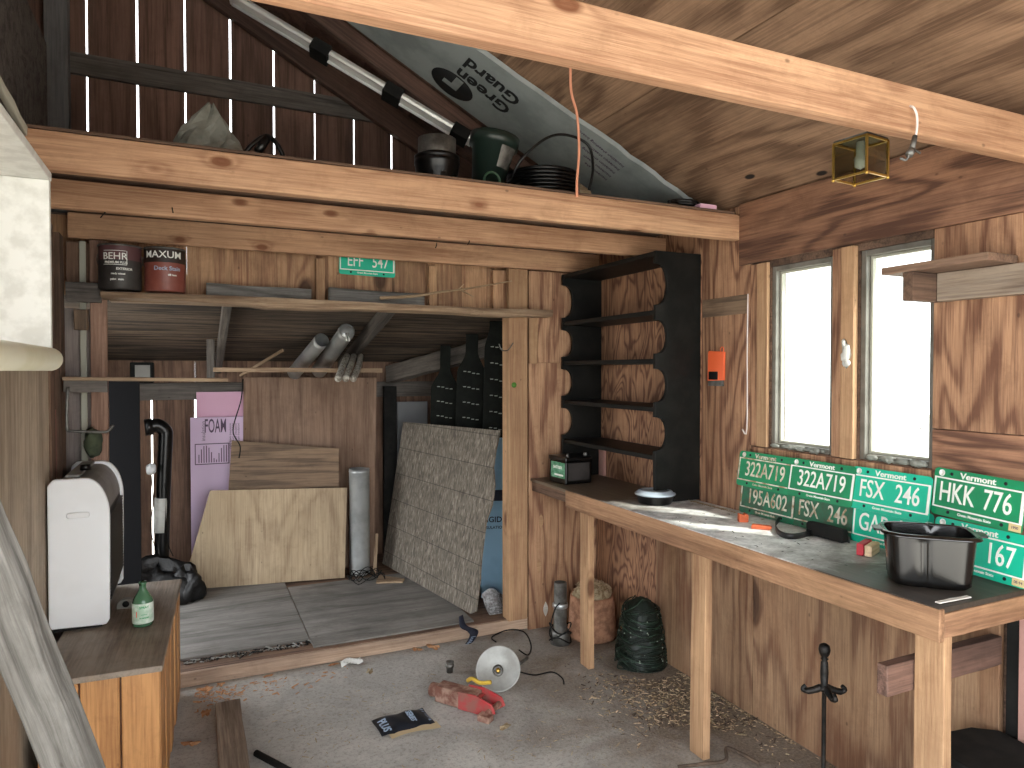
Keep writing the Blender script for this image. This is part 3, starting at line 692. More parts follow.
# metal strip light slung under the rafters
A = at(230, -3, Y=3.46); B = at(472, 142, Y=3.2)
t = thing('strip_light', 'long silver strip light with dark brackets slung under the loft rafters', 'light', matrix=frame(A, B, (.557, 0, 1)))
L = (B-A).length
MB().prism([(-.038, -.012), (.038, -.012), (.044, .002), (.028, .022), (-.028, .022), (-.044, .002)], -L/2, L/2, 'x').build('trough', 'chrome', t, .002)
MB().tube([(-L/2+.02, .012, -.02), (L/2-.02, .012, -.02)], .007, 8).build('tube_lamp', 'white', t)
for px in (317, 389, 459):
    q = at(px, 8+(px-248)*.595+1, Y=3.35); f_ = (px-230)/(472-230); xk = -L/2+L*f_
    MB().box((xk-.045, -.048, -.03), (xk+.045, .048, .028)).build('bracket', 'blackmatt', t, .002)

# cord hanging from the roof to the loft edge
cp_ = bez([(1.352, 2.385, roof(1.352)-.004), at(571, 90, Y=2.385), at(577, 115, Y=2.382), at(579, 150, Y=2.382), at(577, 180, Y=2.384), at(577, 197, Y=2.388)])
tag(MB().tube(cp_, .0055, 8).build('hanging_cord', 'cord_orange'), 'salmon orange cord hanging in front of the loft edge joist', 'cord')

# glass lantern under the front joist
t = thing('lantern', 'brass edged glass cube lantern hanging under the front joist', 'lantern', (1.585, 1.268, 2.022), R(6))
h_ = .046
fr = MB()
for sx in (-1, 1):
    for sy in (-1, 1):
        fr.box((sx*h_-.0025, sy*h_-.0025, 0), (sx*h_+.0025, sy*h_+.0025, .092))
        fr.blob((sx*h_, sy*h_, -.002), (.005, .005, .005), 0, 8, 5)
for z in (0, .092):
    for s_ in (-1, 1):
        fr.box((-h_, s_*h_-.0025, z-.0025), (h_, s_*h_+.0025, z+.0025)); fr.box((s_*h_-.0025, -h_, z-.0025), (s_*h_+.0025, h_, z+.0025))
fr.build('brass_frame', 'brass', t)
for (ax, s_) in (('x', -1), ('x', 1), ('y', -1), ('y', 1)):
    g = MB()
    if ax == 'x': g.box((s_*h_-.0008, -h_+.003, .003), (s_*h_+.0008, h_-.003, .089))
    else: g.box((-h_+.003, s_*h_-.0008, .003), (h_-.003, s_*h_+.0008, .089))
    g.build('glass_pane', 'lampglass', t)
MB().box((-h_, -h_, .0955), (h_, h_, .1)).lathe([(0, .1), (.02, .1), (.02, .108), (0, .108)], 14).build('top_plate', 'dull', t)
MB().lathe([(0, .095), (.011, .094), (.011, .06), (.016, .05), (.014, .03), (0, .022)], 14).build('bulb', 'clearlid', t)

# pigtail socket on a white wire at the front joist
q0 = at(910, 106, Y=1.14)
t = thing('wired_socket', 'white wire with a dark socket dangling from the front joist', 'socket', q0)
MB().tube(bez([Vector(q)-q0 for q in (at(910, 106, Y=1.145), at(914, 108, Y=1.132), at(917, 116, Y=1.13), at(917, 128, Y=1.13), at(915, 140, Y=1.13))]), .0028, 8).build('wire', 'cord_white', t)
MB().tube([at(915, 136, Y=1.13)-q0, at(912, 150, Y=1.13)-q0], [.006, .007], 10).tube([at(912, 150, Y=1.13)-q0, at(909, 155, Y=1.13)-q0], .009, 10).build('socket', 'dull', t)
MB().tube(bez([at(909, 155, Y=1.13)-q0, at(906, 160, Y=1.135)-q0, at(900, 158, Y=1.14)-q0]), .0028, 6).tube(bez([at(915, 150, Y=1.13)-q0, at(920, 153, Y=1.13)-q0]), .003, 6).build('loose_ends', 'dull', t)

# ------------------------------------------------------------------ long shelf over the opening, with cans
sp = MB(); nsg = 26; rr = random.Random(5)
xs0, xs1 = -.36, 1.87
def zt(u): return 1.868+.004*math.sin(7*u)
vs = []
for i in range(nsg+1):
    u = i/nsg; x = xs0+(xs1-xs0)*u
    yf = 3.46+.012*math.sin(9*u)+rr.uniform(-.004, .004)+(.03 if u > .8 else 0)
    zb = 1.832+.006*math.sin(11*u+1)+rr.uniform(-.002, .002)-(.008 if .3 < u < .9 else 0)
    vs += [(x, yf+.008, zb), (x, 3.594, zb), (x, 3.594, zt(u)), (x, yf, zt(u)-.004), (x, yf-.006, (zb+zt(u))/2)]
fs = []
for i in range(nsg):
    for k in range(5): fs.append((i*5+k, i*5+(k+1) % 5, i*5+5+(k+1) % 5, i*5+5+k))
fs.append((4, 3, 2, 1, 0)); fs.append(tuple(nsg*5+k for k in range(5)))
sp.add(vs, fs)
tag(sp.build('wall_shelf', 'plank', None, .002), 'long rough plank shelf across the top of the opening', 'shelf')

def can(label, rz, txts, mats, loc):
    t = thing('paint_can', label, 'can', loc, rz, 'paint cans on the long shelf')
    r = .084
    MB().lathe([(0, 0), (r-.003, 0), (r, .004), (r, .125), (r, .185)], 36, mis=[0, 0, 0, 1]).build('body', mats, t)
    MB().lathe([(r, .185), (r+.003, .187), (r+.003, .193), (r-.006, .194), (r-.01, .188), (0, .188)], 36).build('lid', 'dull', t)
    MB().tube(bez([(r*math.cos(a), r*math.sin(a)*1.0, .15-.07*math.sin((a-.2)/2.7*PI)*1) if False else ((r+.004)*math.cos(a), (r+.004)*math.sin(a), .15-.075*math.sin((a+.3)*PI/(PI+.6))) for a in [-.3+(PI+.6)*k/10 for k in range(11)]], 3), .0018, 6).build('handle', 'dull', t)
    for (s_, size, z, ang, mi, xs_) in txts:
        lt = MB()
        def bend(v, z=z, ang=ang): a = -PI/2+ang+v.x/(r+.0008); return Vector(((r+.0008+v.z)*math.cos(a), (r+.0008+v.z)*math.sin(a), z+v.y))
        lt.text(s_, size, .0012, mi, None, xs_, .0003, bend=bend)
        lt.build('lettering', ['plate_white', 'ltblue'], t)
    return t
pc = at(120, 270, Y=3.5); az = math.atan2(pc.x, pc.y)
t = can('dark paint can with white lettering, left one on the long shelf', -az, [('BEHR', .042, .138, -.25, 0, 1.0), ('PREMIUM PLUS', .014, .112, -.2, 0, 1), ('EXTERIOR', .014, .085, .2, 0, 1), ('ready mixed', .011, .064, -.1, 0, 1), ('paint  stain', .012, .04, -.15, 0, 1)], ['can_dark', 'can_plum'], (pc.x, 3.508, 1.8745))
bm_ = MB().tube([(.001+.0852*math.cos(-PI/2-.8+1.1*k/10), .0852*math.sin(-PI/2-.8+1.1*k/10), .163) for k in range(11)]+[(.0852*math.cos(-PI/2+.3), .0852*math.sin(-PI/2+.3), .103)]+[(.0852*math.cos(-PI/2+.3-1.1*k/10), .0852*math.sin(-PI/2+.3-1.1*k/10), .103) for k in range(11)], .0014, 5)
bm_.build('label_frame', 'plate_white', t)
pc = at(163, 270, Y=3.5); az = math.atan2(pc.x, pc.y)
can('red brown can with a dark top band, right one on the long shelf', -az, [('MAXUM', .043, .158, -.1, 0, 1.05), ('Deck Stain', .026, .098, .12, 1, 1.0), ('oil base', .012, .07, .35, 0, 1)], ['can_red', 'can_top'], (pc.x+.008, 3.508, 1.8745))

# ------------------------------------------------------------------ number plates
def plate(name_txt, label, mats, loc_m, top='Vermont', foot='Green Mountain State', sticker=None, group=None, bent=0, spread=1.0):
    """embossed plate standing in the local x-z plane, facing local -y"""
    w, h, th = .3048, .1524, .0016
    base = MB().prism(rrect(w, h, .014), -th, 0, 'y')
    o = base.build('number_plate', mats[0], matrix=loc_m); tag(o, label, 'number plate', group)
    FT = Matrix.Translation((0, -th-.0006, 0)) @ Euler((PI/2, 0, 0)).to_matrix().to_4x4()
    fr = MB()
    zt_, zb_ = .043, -.046
    for (x0, x1, z0, z1) in ((-w/2+.004, w/2-.004, zt_, zt_+.005), (-w/2+.004, w/2-.004, zb_-.005, zb_), (-w/2+.004, -w/2+.010, zb_, zt_), (w/2-.012, w/2-.003, zb_, zt_)):
        fr.box((x0, -th-.0012, z0), (x1, -th+.0001, z1))
    fr.build('border', mats[1], o)
    words = name_txt.split()
    for q, wd in enumerate(words):
        cx_ = .004 if len(words) == 1 else (-.066, .070)[q]
        MB().text(wd, .083, .0016, 0, Matrix.Translation((cx_, -th-.0008, -.001)) @ Euler((PI/2, 0, 0)).to_matrix().to_4x4() @ Matrix.Scale(1.08, 4, (0, 1, 0)), (.84*spread if len(words) == 1 else .74), .0004).build('number', mats[1], o)
    l2 = MB().text(top, .027, .0014, 0, Matrix.Translation((0, -th-.0007, .060)) @ Euler((PI/2, 0, 0)).to_matrix().to_4x4(), 1.2, .0006)
    l2.build('state_name', mats[1], o)
    MB().text(foot, .0125, .001, 0, Matrix.Translation((0, -th-.0005, -.062)) @ Euler((PI/2, 0, 0)).to_matrix().to_4x4(), 1.0, .0002).build('motto', mats[1], o)
    hb = MB()
    for sx in (-1, 1):
        for sz in (-1, 1): hb.lathe([(0, 0), (.0055, 0), (.0055, .0007), (0, .0007)], 12, 0, Matrix.Translation((sx*.089, -th-.0001, sz*.0615)) @ Euler((PI/2, 0, 0)).to_matrix().to_4x4())
    hb.build('bolt_hole', 'inkblack', o)
    if foot:
        em = MB(); em.lathe([(0, 0), (.011, 0), (.011, .0006), (.0075, .0006), (.0075, .0002), (0, .0002)], 14, 0, Matrix.Translation((-.125, -th-.0001, .061)) @ Euler((PI/2, 0, 0)).to_matrix().to_4x4()); em.build('emblem', mats[1], o)
    if sticker:
        s_ = MB().box((.112, -th-.0016, -.072), (.148, -th-.0002, -.05)); so = s_.build('registration_sticker', 'sticker', o)
        MB().text(sticker, .012, .0008, 0, Matrix.Translation((.13, -th-.0019, -.061)) @ Euler((PI/2, 0, 0)).to_matrix().to_4x4(), .9).build('sticker_print', 'ink', so)
    return o
def wallplate(yc, zb, x, lean=4, roll=0, yaw=0):
    """faces the room from the right wall, bottom edge at zb"""
    return Matrix.Translation((x, yc, zb)) @ Euler((0, 0, -PI/2+R(yaw))).to_matrix().to_4x4() @ Euler((R(-lean), R(roll), 0)).to_matrix().to_4x4() @ Matrix.Translation((0, 0, .0762))
teal = ('plate_teal', 'plate_white'); grn = ('plate_green', 'plate_worn'); fad = ('plate_dark', 'plate_worn'); grw = ('plate_green', 'plate_white')
ZB = .893
GP = 'green number plates leaning along the back of the bench'
PL = [
 ('195A602', 'faded green number plate 195A602, lower plate at the far left end', fad, 2.212, ZB+.001, XR-.036, 6),
 ('FSX 246', 'faded green number plate FSX 246 standing on the bench, duller one of its pair', fad, 1.925, ZB+.001, XR-.034, 6),
 ('GAB 167', 'teal plate half hidden behind the black tank, under FSX 246', teal, 1.635, ZB+.001, XR-.036, 6),
 ('322A719', 'worn green number plate 322A719, upper plate at the far left end', grn, 2.214, ZB+.122, XR-.052, 9),
 ('322A719', 'green number plate 322A719 with clear white digits, second in upper row', grw, 1.922, ZB+.124, XR-.056, 10),
 ('FSX 246', 'bright teal number plate FSX 246 in the upper row under the window', teal, 1.634, ZB+.126, XR-.052, 9),
]
for tx, lb_, mt, yc, zb, x, ln in PL:
    plate(tx, lb_, mt, wallplate(yc, zb, x, ln), group=GP, spread=(.88 if len(tx.replace(' ', '')) > 6 else 1.0))
plate('GAB 167', 'teal number plate 167 standing on the bench right of the black tank', teal, wallplate(1.318, ZB+.001, XR-.070, 6, 0, -7), sticker='08-94', group=GP)
plate('HKK 776', 'deep green number plate HKK 776, top plate at the right', grw, wallplate(1.338, ZB+.156, XR-.052, 6, 1, -8), sticker='1990', group=GP)
pu = at(368, 262, Y=3.725)
plate('EFF 547', 'teal number plate EFF 547 high up behind the header beam', teal, Matrix.Translation((pu.x, 3.738, 2.108)) @ Euler((R(-3), R(1), 0)).to_matrix().to_4x4())

# ------------------------------------------------------------------ workbench
XB = 1.78; YE = 1.172; ZT = .892
t = thing('workbench', 'long built-in pine workbench with pale worn top under the windows', 'workbench', (0, 0, 0))
MB().box((XB+.004, YE+.004, ZT-.016), (XR-.017, 3.614, ZT)).build('bench_top', 'bench', t, .002)
zap = ZT-.012-.04
o = board('apron', (XB+.011, YE, ZT-.047), (XB+.011, 3.19, ZT-.047), .088, .022, 'apron', parent=t)
o = board('end_apron', (XB+.024, YE+.011, ZT-.05), (XR-.035, YE+.011, ZT-.05), .066, .02, 'apron', parent=t)
o = board('ledger', (XB+.03, 3.21, ZT-.045), (XB+.03, 3.612, ZT-.045), .055, .03, 'brown', parent=t)
for (x0, y0, x1, y1, w) in ((1.808, 3.045, 1.812, 3.045, .085), (1.812, 2.165, 1.79, 2.15, .082), (1.812, 1.222, 1.812, 1.222, .085)):
    board('leg', (x1+.018, y1, .001), (x0+.018, y0, ZT-.02), w, .034, 'stud', (0, 1, 0), parent=t)
board('stretcher', (1.71, 1.285, .672), (2.222, 1.285, .672), .085, .034, 'gable_x', parent=t)
ch = MB()
# ------------------------------------------------------------------ bookshelf on the bench
t = thing('wall_bookshelf', 'black bookshelf with scalloped side panels standing on the workbench', 'bookshelf', (0, 0, 0))
Y0, Y1 = 2.668, 3.585; SX = 1.972; SB = XR-.003
SZ = [1.107, 1.336, 1.565, 1.795]; STOP = 2.083
def scallop():
    pts = [(SB, ZT+.002), (SX+.006, ZT+.002)]
    edges = SZ+[STOP-.02]
    pts.append((SX, SZ[0]-.07))
    for i, z in enumerate(SZ):
        pts += [(SX, z-.035), (SX, z+.035)]
        z2 = edges[i+1]-.035 if i < 3 else STOP-.06
        zc = (z+.035+z2)/2; hr = (z2-z-.035)/2
        for k in range(1, 14):
            a = PI*k/14; pts.append((SX+.006+.062*math.sin(a)**.75, zc-hr*math.cos(a)*.98))
        pts.append((SX, z2))
    pts += [(SX, STOP), (SB, STOP)]
    return pts
pf = scallop()
for y in (Y0, Y1-.02):
    m_ = MB().prism(pf[::-1], y, y+.02, 'y'); m_.build('side_panel', 'black', t, .0015)
for i, z in enumerate(SZ): MB().box((SX+.004, Y0+.0205, z-.011), (SB, Y1-.0205, z+.011)).build('shelf_board', 'black', t, .002)
MB().box((SX+.004, Y0+.0205, STOP-.022), (SB, Y1-.0205, STOP)).build('top_board', 'black', t, .002)
MB().box((SB-.018, Y1-.075, ZT+.002), (SB, Y1-.0205, 1.094)).build('back_strip', 'pinkstrip', t)

# ------------------------------------------------------------------ things on the bench
p = at(568, 478, Z=ZT); bx = Vector((1.93, 3.40, ZT+.0015))
t = thing('car_battery', 'black car battery with a green label on the bench end', 'battery', bx, R(4))
MB().box((-.085, -.085, 0), (.085, .085, .125)).box((-.09, -.09, .125), (.09, .09, .15)).build('case', 'blackplastic', t, .006)
for sx in (-1, 1): MB().lathe([(0, .15), (.01, .15), (.009, .168), (0, .168)], 12).build('terminal', 'dull', t, 0, (.06*sx, -.06, 0))
MB().box((-.0865, -.074, .03), (-.0852, .066, .118)).build('green_sticker', 'label_green', t)
MB().box((-.07, -.0865, .02), (.07, -.0852, .115)).build('worn_sticker', 'can_dark', t)
lb = MB(); lb.text('BATTERY', .022, .0008, 0, Matrix.Translation((-.0868, -.004, .088)) @ Euler((PI/2, 0, -PI/2)).to_matrix().to_4x4(), 1, .0006)
lb.box((-.0872, -.06, .042), (-.0866, .03, .052)); lb.build('sticker_print', 'plate_white', t)

p = at(655, 503, Z=ZT)
t = thing('takeout_container', 'round black takeout container with a clear lid on the bench', 'container', (p.x, p.y, ZT+.0015))
MB().lathe([(0, 0), (.074, 0), (.078, .004), (.088, .036), (.093, .038), (.093, .041), (.086, .041), (.075, .006), (0, .005)], 40).build('tub', 'blackplastic', t)
MB().lathe([(.095, .041), (.097, .043), (.096, .047), (.088, .049), (.078, .060), (.06, .063), (.058, .0605), (0, .0605), (0, .059), (.058, .059), (.086, .048), (.093, .0415)], 40).build('lid', 'clearlid', t)

def scatter(name, mat, label, n, pos, size, cat='debris', seed=1, long=3.0, kind='stuff', zl=.0015, avoid=()):
    rnd = random.Random(seed); mb = MB()
    for _ in range(n):
        c = pos(rnd)
        if any((c.x-ax)**2+(c.y-ay)**2 < ar*ar for ax, ay, ar in avoid): continue
        s_ = size*rnd.uniform(.5, 1.4); a = rnd.uniform(0, 2*PI); l = s_*rnd.uniform(1, long); w = s_*.5
        T = Matrix.Translation(c+Vector((0, 0, zl+w*.25))) @ Euler((rnd.uniform(-.4, .4), rnd.uniform(-.25, .25), a)).to_matrix().to_4x4()
        mb.add([(-l/2, -w/2, 0), (l/2, -w*.4, w*.1), (l/2, w/2, 0), (-l/2, w*.35, w*.15), (0, 0, w*.5)], [(0, 1, 4), (1, 2, 4), (2, 3, 4), (3, 0, 4), (3, 2, 1, 0)], rnd.randrange(len(mat)) if isinstance(mat, list) else 0, False, T)
    return tag(mb.build(name, mat), label, cat, None, kind)
cB = at(712, 505, Z=ZT)
scatter('bench_litter', 'litter', 'scattered straw and leaf scraps on the bench beside the takeout container', 150, lambda r: Vector((min(cB.x+.06+r.gauss(0, .05), XR-.07), cB.y-.02+r.gauss(0, .11), ZT)), .008, seed=3)
scatter('paint_flakes', 'black', 'dark flakes scattered over the pale part of the bench', 60, lambda r: Vector((r.uniform(XB+.03, XR-.12), r.uniform(1.55, 2.4), ZT)), .006, seed=8, avoid=[tuple((*at(px, py, Z=ZT).xy, .14)) for px, py in ((780, 522), (790, 528), (815, 530), (830, 534), (845, 538), (866, 552), (743, 522), (761, 529))])

p = at(743, 522, Z=ZT)
o = MB().prism([(-.019, 0), (.019, 0), (.019, .03), (.008, .036), (.001, .029), (-.019, .036)], -.014, .014, 'y').build('clay_block', 'brick', None, .002, matrix=Matrix.Translation((p.x, p.y, ZT+.001)) @ Euler((0, 0, R(-25))).to_matrix().to_4x4()); tag(o, 'upright orange clay block on the bench before the plates', 'block')
p = at(761, 529, Z=ZT)
o = MB().prism([(-.036, 0), (.032, 0), (.042, .008), (.034, .014), (-.03, .016), (-.036, .012)], -.016, .016, 'y').build('clay_block', 'brick', None, .002, matrix=Matrix.Translation((p.x, p.y, ZT+.001)) @ Euler((0, 0, R(-48))).to_matrix().to_4x4()); tag(o, 'flat broken orange clay piece lying beside the upright block', 'block')

# black belt and its pouch
p = at(815, 540, Z=ZT)
t = thing('sander_belt', 'black looped belt with a dark pouch lying before the plates', 'belt', (0, 0, 0))
lp = [at(px, py, Z=ZT+.014) for px, py in ((850, 540), (822, 531), (795, 536), (780, 533), (776, 524), (783, 517), (797, 516), (815, 521), (845, 529))]
pth = bez(lp, 6); mb = MB(); vs = []; fs = []
for q in pth: vs += [(q.x, q.y, ZT+.002), (q.x, q.y, ZT+.024)]
for i in range(len(pth)-1): fs.append((2*i, 2*i+2, 2*i+3, 2*i+1))
mb.add(vs, fs, 0, True); o = mb.build('strap_loop', 'rubber', t); sm_ = o.modifiers.new('solid', 'SOLIDIFY'); sm_.thickness = .0025
q0, q1 = at(803, 528, Z=ZT+.018), at(852, 541, Z=ZT+.018)
MB().prism(rrect(.17, .05, .012), -.014, .014, 'y').build('pouch', 'blackmatt', t, .004, matrix=frame((q0.x, q0.y, ZT+.028), (q1.x, q1.y, ZT+.028)))
p = at(866, 556, Z=ZT)
t = thing('sanding_block', 'red and pale wood block lying left of the black tank', 'block', matrix=frame(at(854, 556, Z=ZT+.022), at(880, 540, Z=ZT+.022)))
MB().box((-.05, -.001, -.02), (.05, .022, .02)).build('red_side', 'redbrush', t, .003)
MB().box((-.046, -.026, -.02), (.046, -.002, .016)).build('wood_side', 'bristle', t, .003)

# black roasting pan shaped tank
p = at(935, 566, Z=ZT); cx, cy = 1.965, 1.34
t = thing('enamel_pan', 'glossy black fluted tank with a wide rim on the bench', 'pan', (cx+.012, cy, ZT+.002), R(-46))
def panf(u, v, off=0):
    a = 2*PI*u; n_ = 4.6
    c, s_ = math.cos(a), math.sin(a)
    rx = .104+.012*v+off; ry = .080+.012*v+off
    k = (abs(c/rx)**n_+abs(s_/ry)**n_)**(-1/n_)
    fl = 1-.10*math.exp(-((math.sin(a*2+.55)))**2*22)
    if v < .06: k *= .90+.10*math.sqrt(max(v, 0)/.06)
    k *= fl if v < .97 else 1
    return (k*c, k*s_, .15*v)
mb = MB().grid(lambda u, v: panf(u, v), 72, 14, wrapu=True)
mb.grid(lambda u, v: panf(u, 1-v*.93, -.004), 72, 10, wrapu=True)
mb.add([panf(k/72, 0) for k in range(72)], [list(range(72))[::-1]]); mb.add([panf(k/72, .07, -.004) for k in range(72)], [list(range(72))])
mb.build('body', 'enamel', t)
rim = MB()
def rimf(u, v):
    a = 2*PI*u; x, y, z = panf(u, 1, -.004); f_ = 1+v*.13
    return (x*f_, y*f_, .149+.006*math.sin(v*PI)-.004*v)
rim.grid(rimf, 72, 6, wrapu=True); ro = rim.build('rim', 'enamel', t); sm_ = ro.modifiers.new('solid', 'SOLIDIFY'); sm_.thickness = .003
for s_ in (-1, 1): MB().prism(rrect(.03, .06, .01), 0, .006, 'z').build('handle_lug', 'blackplastic', t, .001, loc=(s_*.132, 0, .147))

q0, q1 = at(931, 608, Z=ZT), at(971, 600, Z=ZT)
q0.x = max(q0.x, XB+.02); tag(board('paint_stick', q0+Vector((.012, .012, .0045)), q1+Vector((.01, .012, .0045)), .014, .004, 'whitewood', (1, .2, 0), bevel=.001, jit=.0006), 'thin white stick lying at the near corner of the bench', 'stick')

# ------------------------------------------------------------------ on the right wall
t = thing('corner_shelf', 'small rough plank shelf with cleats on the wall by the right window', 'shelf', (0, 0, 0))
MB().prism([(2.085, 1.585), (2.236, 1.59), (2.222, 1.24), (2.07, 1.235)], 1.838, 1.862, 'z').build('shelf_board', 'brown_y', t, .002)
MB().box((2.198, 1.18, 1.745), (2.238, 1.47, 1.836)).build('wall_cleat', 'cabtop', t, .002)
MB().box((2.085, 1.472, 1.745), (2.238, 1.508, 1.836)).build('end_cleat', 'brown', t, .002)
p = at(716, 366, X=XR-.01)
t = thing('plastic_scraper', 'orange plastic scraper holder hung on the plywood beside the bookshelf', 'holder', p, 0)
MB().prism([(-.058, -.066), (.052, -.07), (.05, .062), (.044, .072), (-.06, .066)], -.006, .004, 'x').build('body', 'orange', t, .002)
MB().prism(rrect(.062, .038, .004), -.0075, -.006, 'x').build('black_insert', 'blackplastic', t, loc=(0, .012, -.045))
MB().box((-.003, -.05, -.094), (.004, .052, -.067)).build('blade', 'dull', t, .001)
MB().tube([(.001, -.040+.010*math.cos(a), .076+.012*math.sin(a)) for a in [2*PI*k/16 for k in range(16)]], .002, 6, closed=True).build('hang_ring', 'orange', t)
wp_ = bez([(XR-.006, 2.351, 1.86), (XR-.006, 2.353, 1.6), (XR-.006, 2.352, 1.262), (XR-.006, 2.38, 1.258)], 4)
tag(MB().tube(wp_, .003, 6).build('white_cable', 'cord_white'), 'thin white cable running down beside the left window', 'cable')
p = at(846, 355, X=XR-.02)
t = MB().blob((0, 0, 0), (.014, .016, .04), .35, 12, 8, 0, 4).blob((-.006, .006, .045), (.008, .008, .014), .2, 8, 6, 0, 5).blob((-.004, -.01, -.03), (.01, .012, .012), .2, 8, 6, 0, 6)
tag(t.build('window_catch', 'offwhite', None, 0, p), 'white painted catch on the post between the two windows', 'catch')

# ------------------------------------------------------------------ under the bench
p = at(568, 646, Z=0)
t = thing('metal_canister', 'grey green metal tube canister wired to a base behind the bench leg', 'canister', (1.85, 3.37, .001))
MB().lathe([(0, 0), (.055, 0), (.055, .06), (.05, .075), (.038, .08), (.036, .34), (.03, .342), (.03, .3), (0, .3)], 24).build('tube', 'dull', t)
MB().lathe([(.039, .2), (.043, .205), (.043, .222), (.039, .226)], 24).build('collar', 'steel', t)
wv = MB()
for k in range(3): wv.tube(bez([(.060*math.cos(a+k), .060*math.sin(a+k), .03+.03*k+.02*math.sin(2*a)) for a in [2*PI*q/12 for q in range(13)]], 3), .004, 6)
wv.tube(bez([(-.062, -.02, .03), (-.075, -.03, .12), (-.045, -.02, .2), (-.03, -.045, .24)]), .004, 6); wv.build('wire', 'blackmatt', t)
p = at(598, 642, Z=0)
t = thing('clay_planter', 'peach coloured tapered planter heaped with dry debris under the bench', 'planter', (2.075, 3.40, .001))
MB().lathe([(0, 0), (.14, 0), (.145, .02), (.138, .05), (.128, .2), (.125, .235), (.112, .235), (.118, .06), (0, .05)], 36).build('pot', 'terracotta', t)
MB().blob((0, 0, .225), (.112, .112, .085), .22, 24, 12, 0, 6, flat=.1).build('debris_heap', 'litter', t)
rnd = random.Random(4); hb = MB()
for _ in range(110):
    a = rnd.uniform(0, 6.28); r_ = .105*math.sqrt(rnd.random()); z = .228+.085*math.sqrt(max(0, 1-(r_/.11)**2)); T = Matrix.Translation((r_*math.cos(a), r_*math.sin(a), z)) @ Euler((rnd.uniform(-.5, .5), rnd.uniform(-.5, .5), rnd.uniform(0, 6))).to_matrix().to_4x4()
    hb.box((-.014, -.002, -.001), (.014, .002, .001), 0, T)
ho = hb.build('twigs', 'chips', t); ho['kind'] = 'stuff'
p = at(641, 662, Z=0); gx, gy = 2.105, 2.965
t = thing('light_string_bundle', 'dark green tangle of string lights wound into a cone', 'string lights', (gx, gy, .001))
def cone(u, v):
    a = 2*PI*u; r_ = (.115-.05*v**1.5)*(math.sqrt(max(.02, 1-((v-.8)/.2)**2)) if v > .8 else 1)*(1+.07*math.sin(5*a+9*v)+.05*math.sin(11*a-14*v)); return (r_*math.cos(a), r_*math.sin(a), .345*v)
cb = MB().grid(cone, 30, 16, wrapu=True); cb.add([cone(k/30, 1) for k in range(30)], [list(range(30))]); cb.build('wound_core', 'wire_green', t)
wv = MB(); rnd = random.Random(9)
for k in range(60):
    ph = rnd.uniform(0, 6.28); z0 = rnd.uniform(.02, .3); tl = rnd.uniform(-.9, .9); pts = []
    for q in range(13):
        a = ph+q*.42; z = min(max(z0+tl*.09*math.sin(a*1.0), .006), .34); r_ = (.115-.05*(z/.345)**1.5)*(math.sqrt(max(.05, 1-((z/.345-.8)/.2)**2)) if z > .276 else 1)*1.05+.004+rnd.uniform(0, .014); pts.append((r_*math.cos(a), r_*math.sin(a), z))
    wv.tube(bez(pts, 2), .0026, 5, rnd.choice((0, 0, 1)))
wv.tube(bez([(-.1, -.06, .05), (-.16, -.06, .07), (-.17, -.04, .02), (-.12, -.05, .006)]), .004, 6)
wv.build('wires', ['wire_green', 'wire_green2'], t)
bb = MB()
for k in range(45):
    a = rnd.uniform(0, 6.28); z = rnd.uniform(.02, .28); r_ = (.115-.05*(z/.345)**1.5)*1.1+.008; bb.blob((r_*math.cos(a), r_*math.sin(a), z), (.0035, .0035, .0035), 0, 6, 4)
bo = bb.build('tiny_bulbs', 'bulbclear', t); bo['kind'] = 'stuff'

t = thing('fire_iron_stand', 'black iron rod stand with knob handle and curled hooks', 'fire iron stand', (1.93, 1.665, .001))
MB().lathe([(0, 0), (.075, 0), (.075, .008), (.02, .02), (.007, .03), (.007, .43), (.011, .435), (.02, .44), (.02, .452), (.011, .456), (.0135, .50), (.0115, .535), (.008, .54), (.013, .546), (.009, .552), (.016, .562), (.0195, .577), (.016, .592), (.006, .598), (0, .598)], 20).build('rod', 'iron', t)
for a in (-25, 150, 250):
    ca, sa = math.cos(R(a)), math.sin(R(a)); MB().tube(bez([(.012*ca, .012*sa, .448), (.03*ca, .03*sa, .440), (.058*ca, .058*sa, .434), (.070*ca, .070*sa, .443), (.06*ca, .06*sa, .453)]), [.012]*8+[.011]*8+[.009]*8+[.007]*9, 8).build('hook', 'iron', t)
t = thing('tool_case', 'low black weathered case on the floor at the bench end', 'case', (2.06, 1.10, .001), R(-8))
MB().prism([(-.14, -.10), (.10, -.10), (.12, -.06), (.12, .18), (.06, .22), (-.10, .22), (-.14, .17)], 0, .40, 'z').build('body', 'blackmatt', t, .01)
MB().prism([(-.15, -.11), (.11, -.11), (.13, -.06), (.13, .19), (.065, .23), (-.11, .23), (-.15, .18)], .401, .43, 'z').build('lid', 'blackmatt', t, .008)
MB().tube(bez([(-.08, -.115, .33), (-.075, -.15, .345), (.03, -.15, .345), (.035, -.115, .33)]), .009, 8).build('handle', 'blackplastic', t)
def spot(px, py, r): q = at(px, py, Z=0); return (q.x, q.y, r)
KEEP = [(1.83, 2.15, .08), (1.83, 3.045, .09), (1.83, 1.222, .09), (gx, gy, .2), (1.93, 1.665, .11), spot(498, 675, .2), spot(515, 640, .16), spot(540, 675, .16), spot(562, 682, .1), spot(468, 698, .28), spot(451, 674, .06), spot(403, 723, .2), spot(262, 757, .08), spot(275, 764, .08), spot(290, 774, .1), spot(705, 760, .25)]+[(.125, 2.05+.09*k, .13) for k in range(14)]
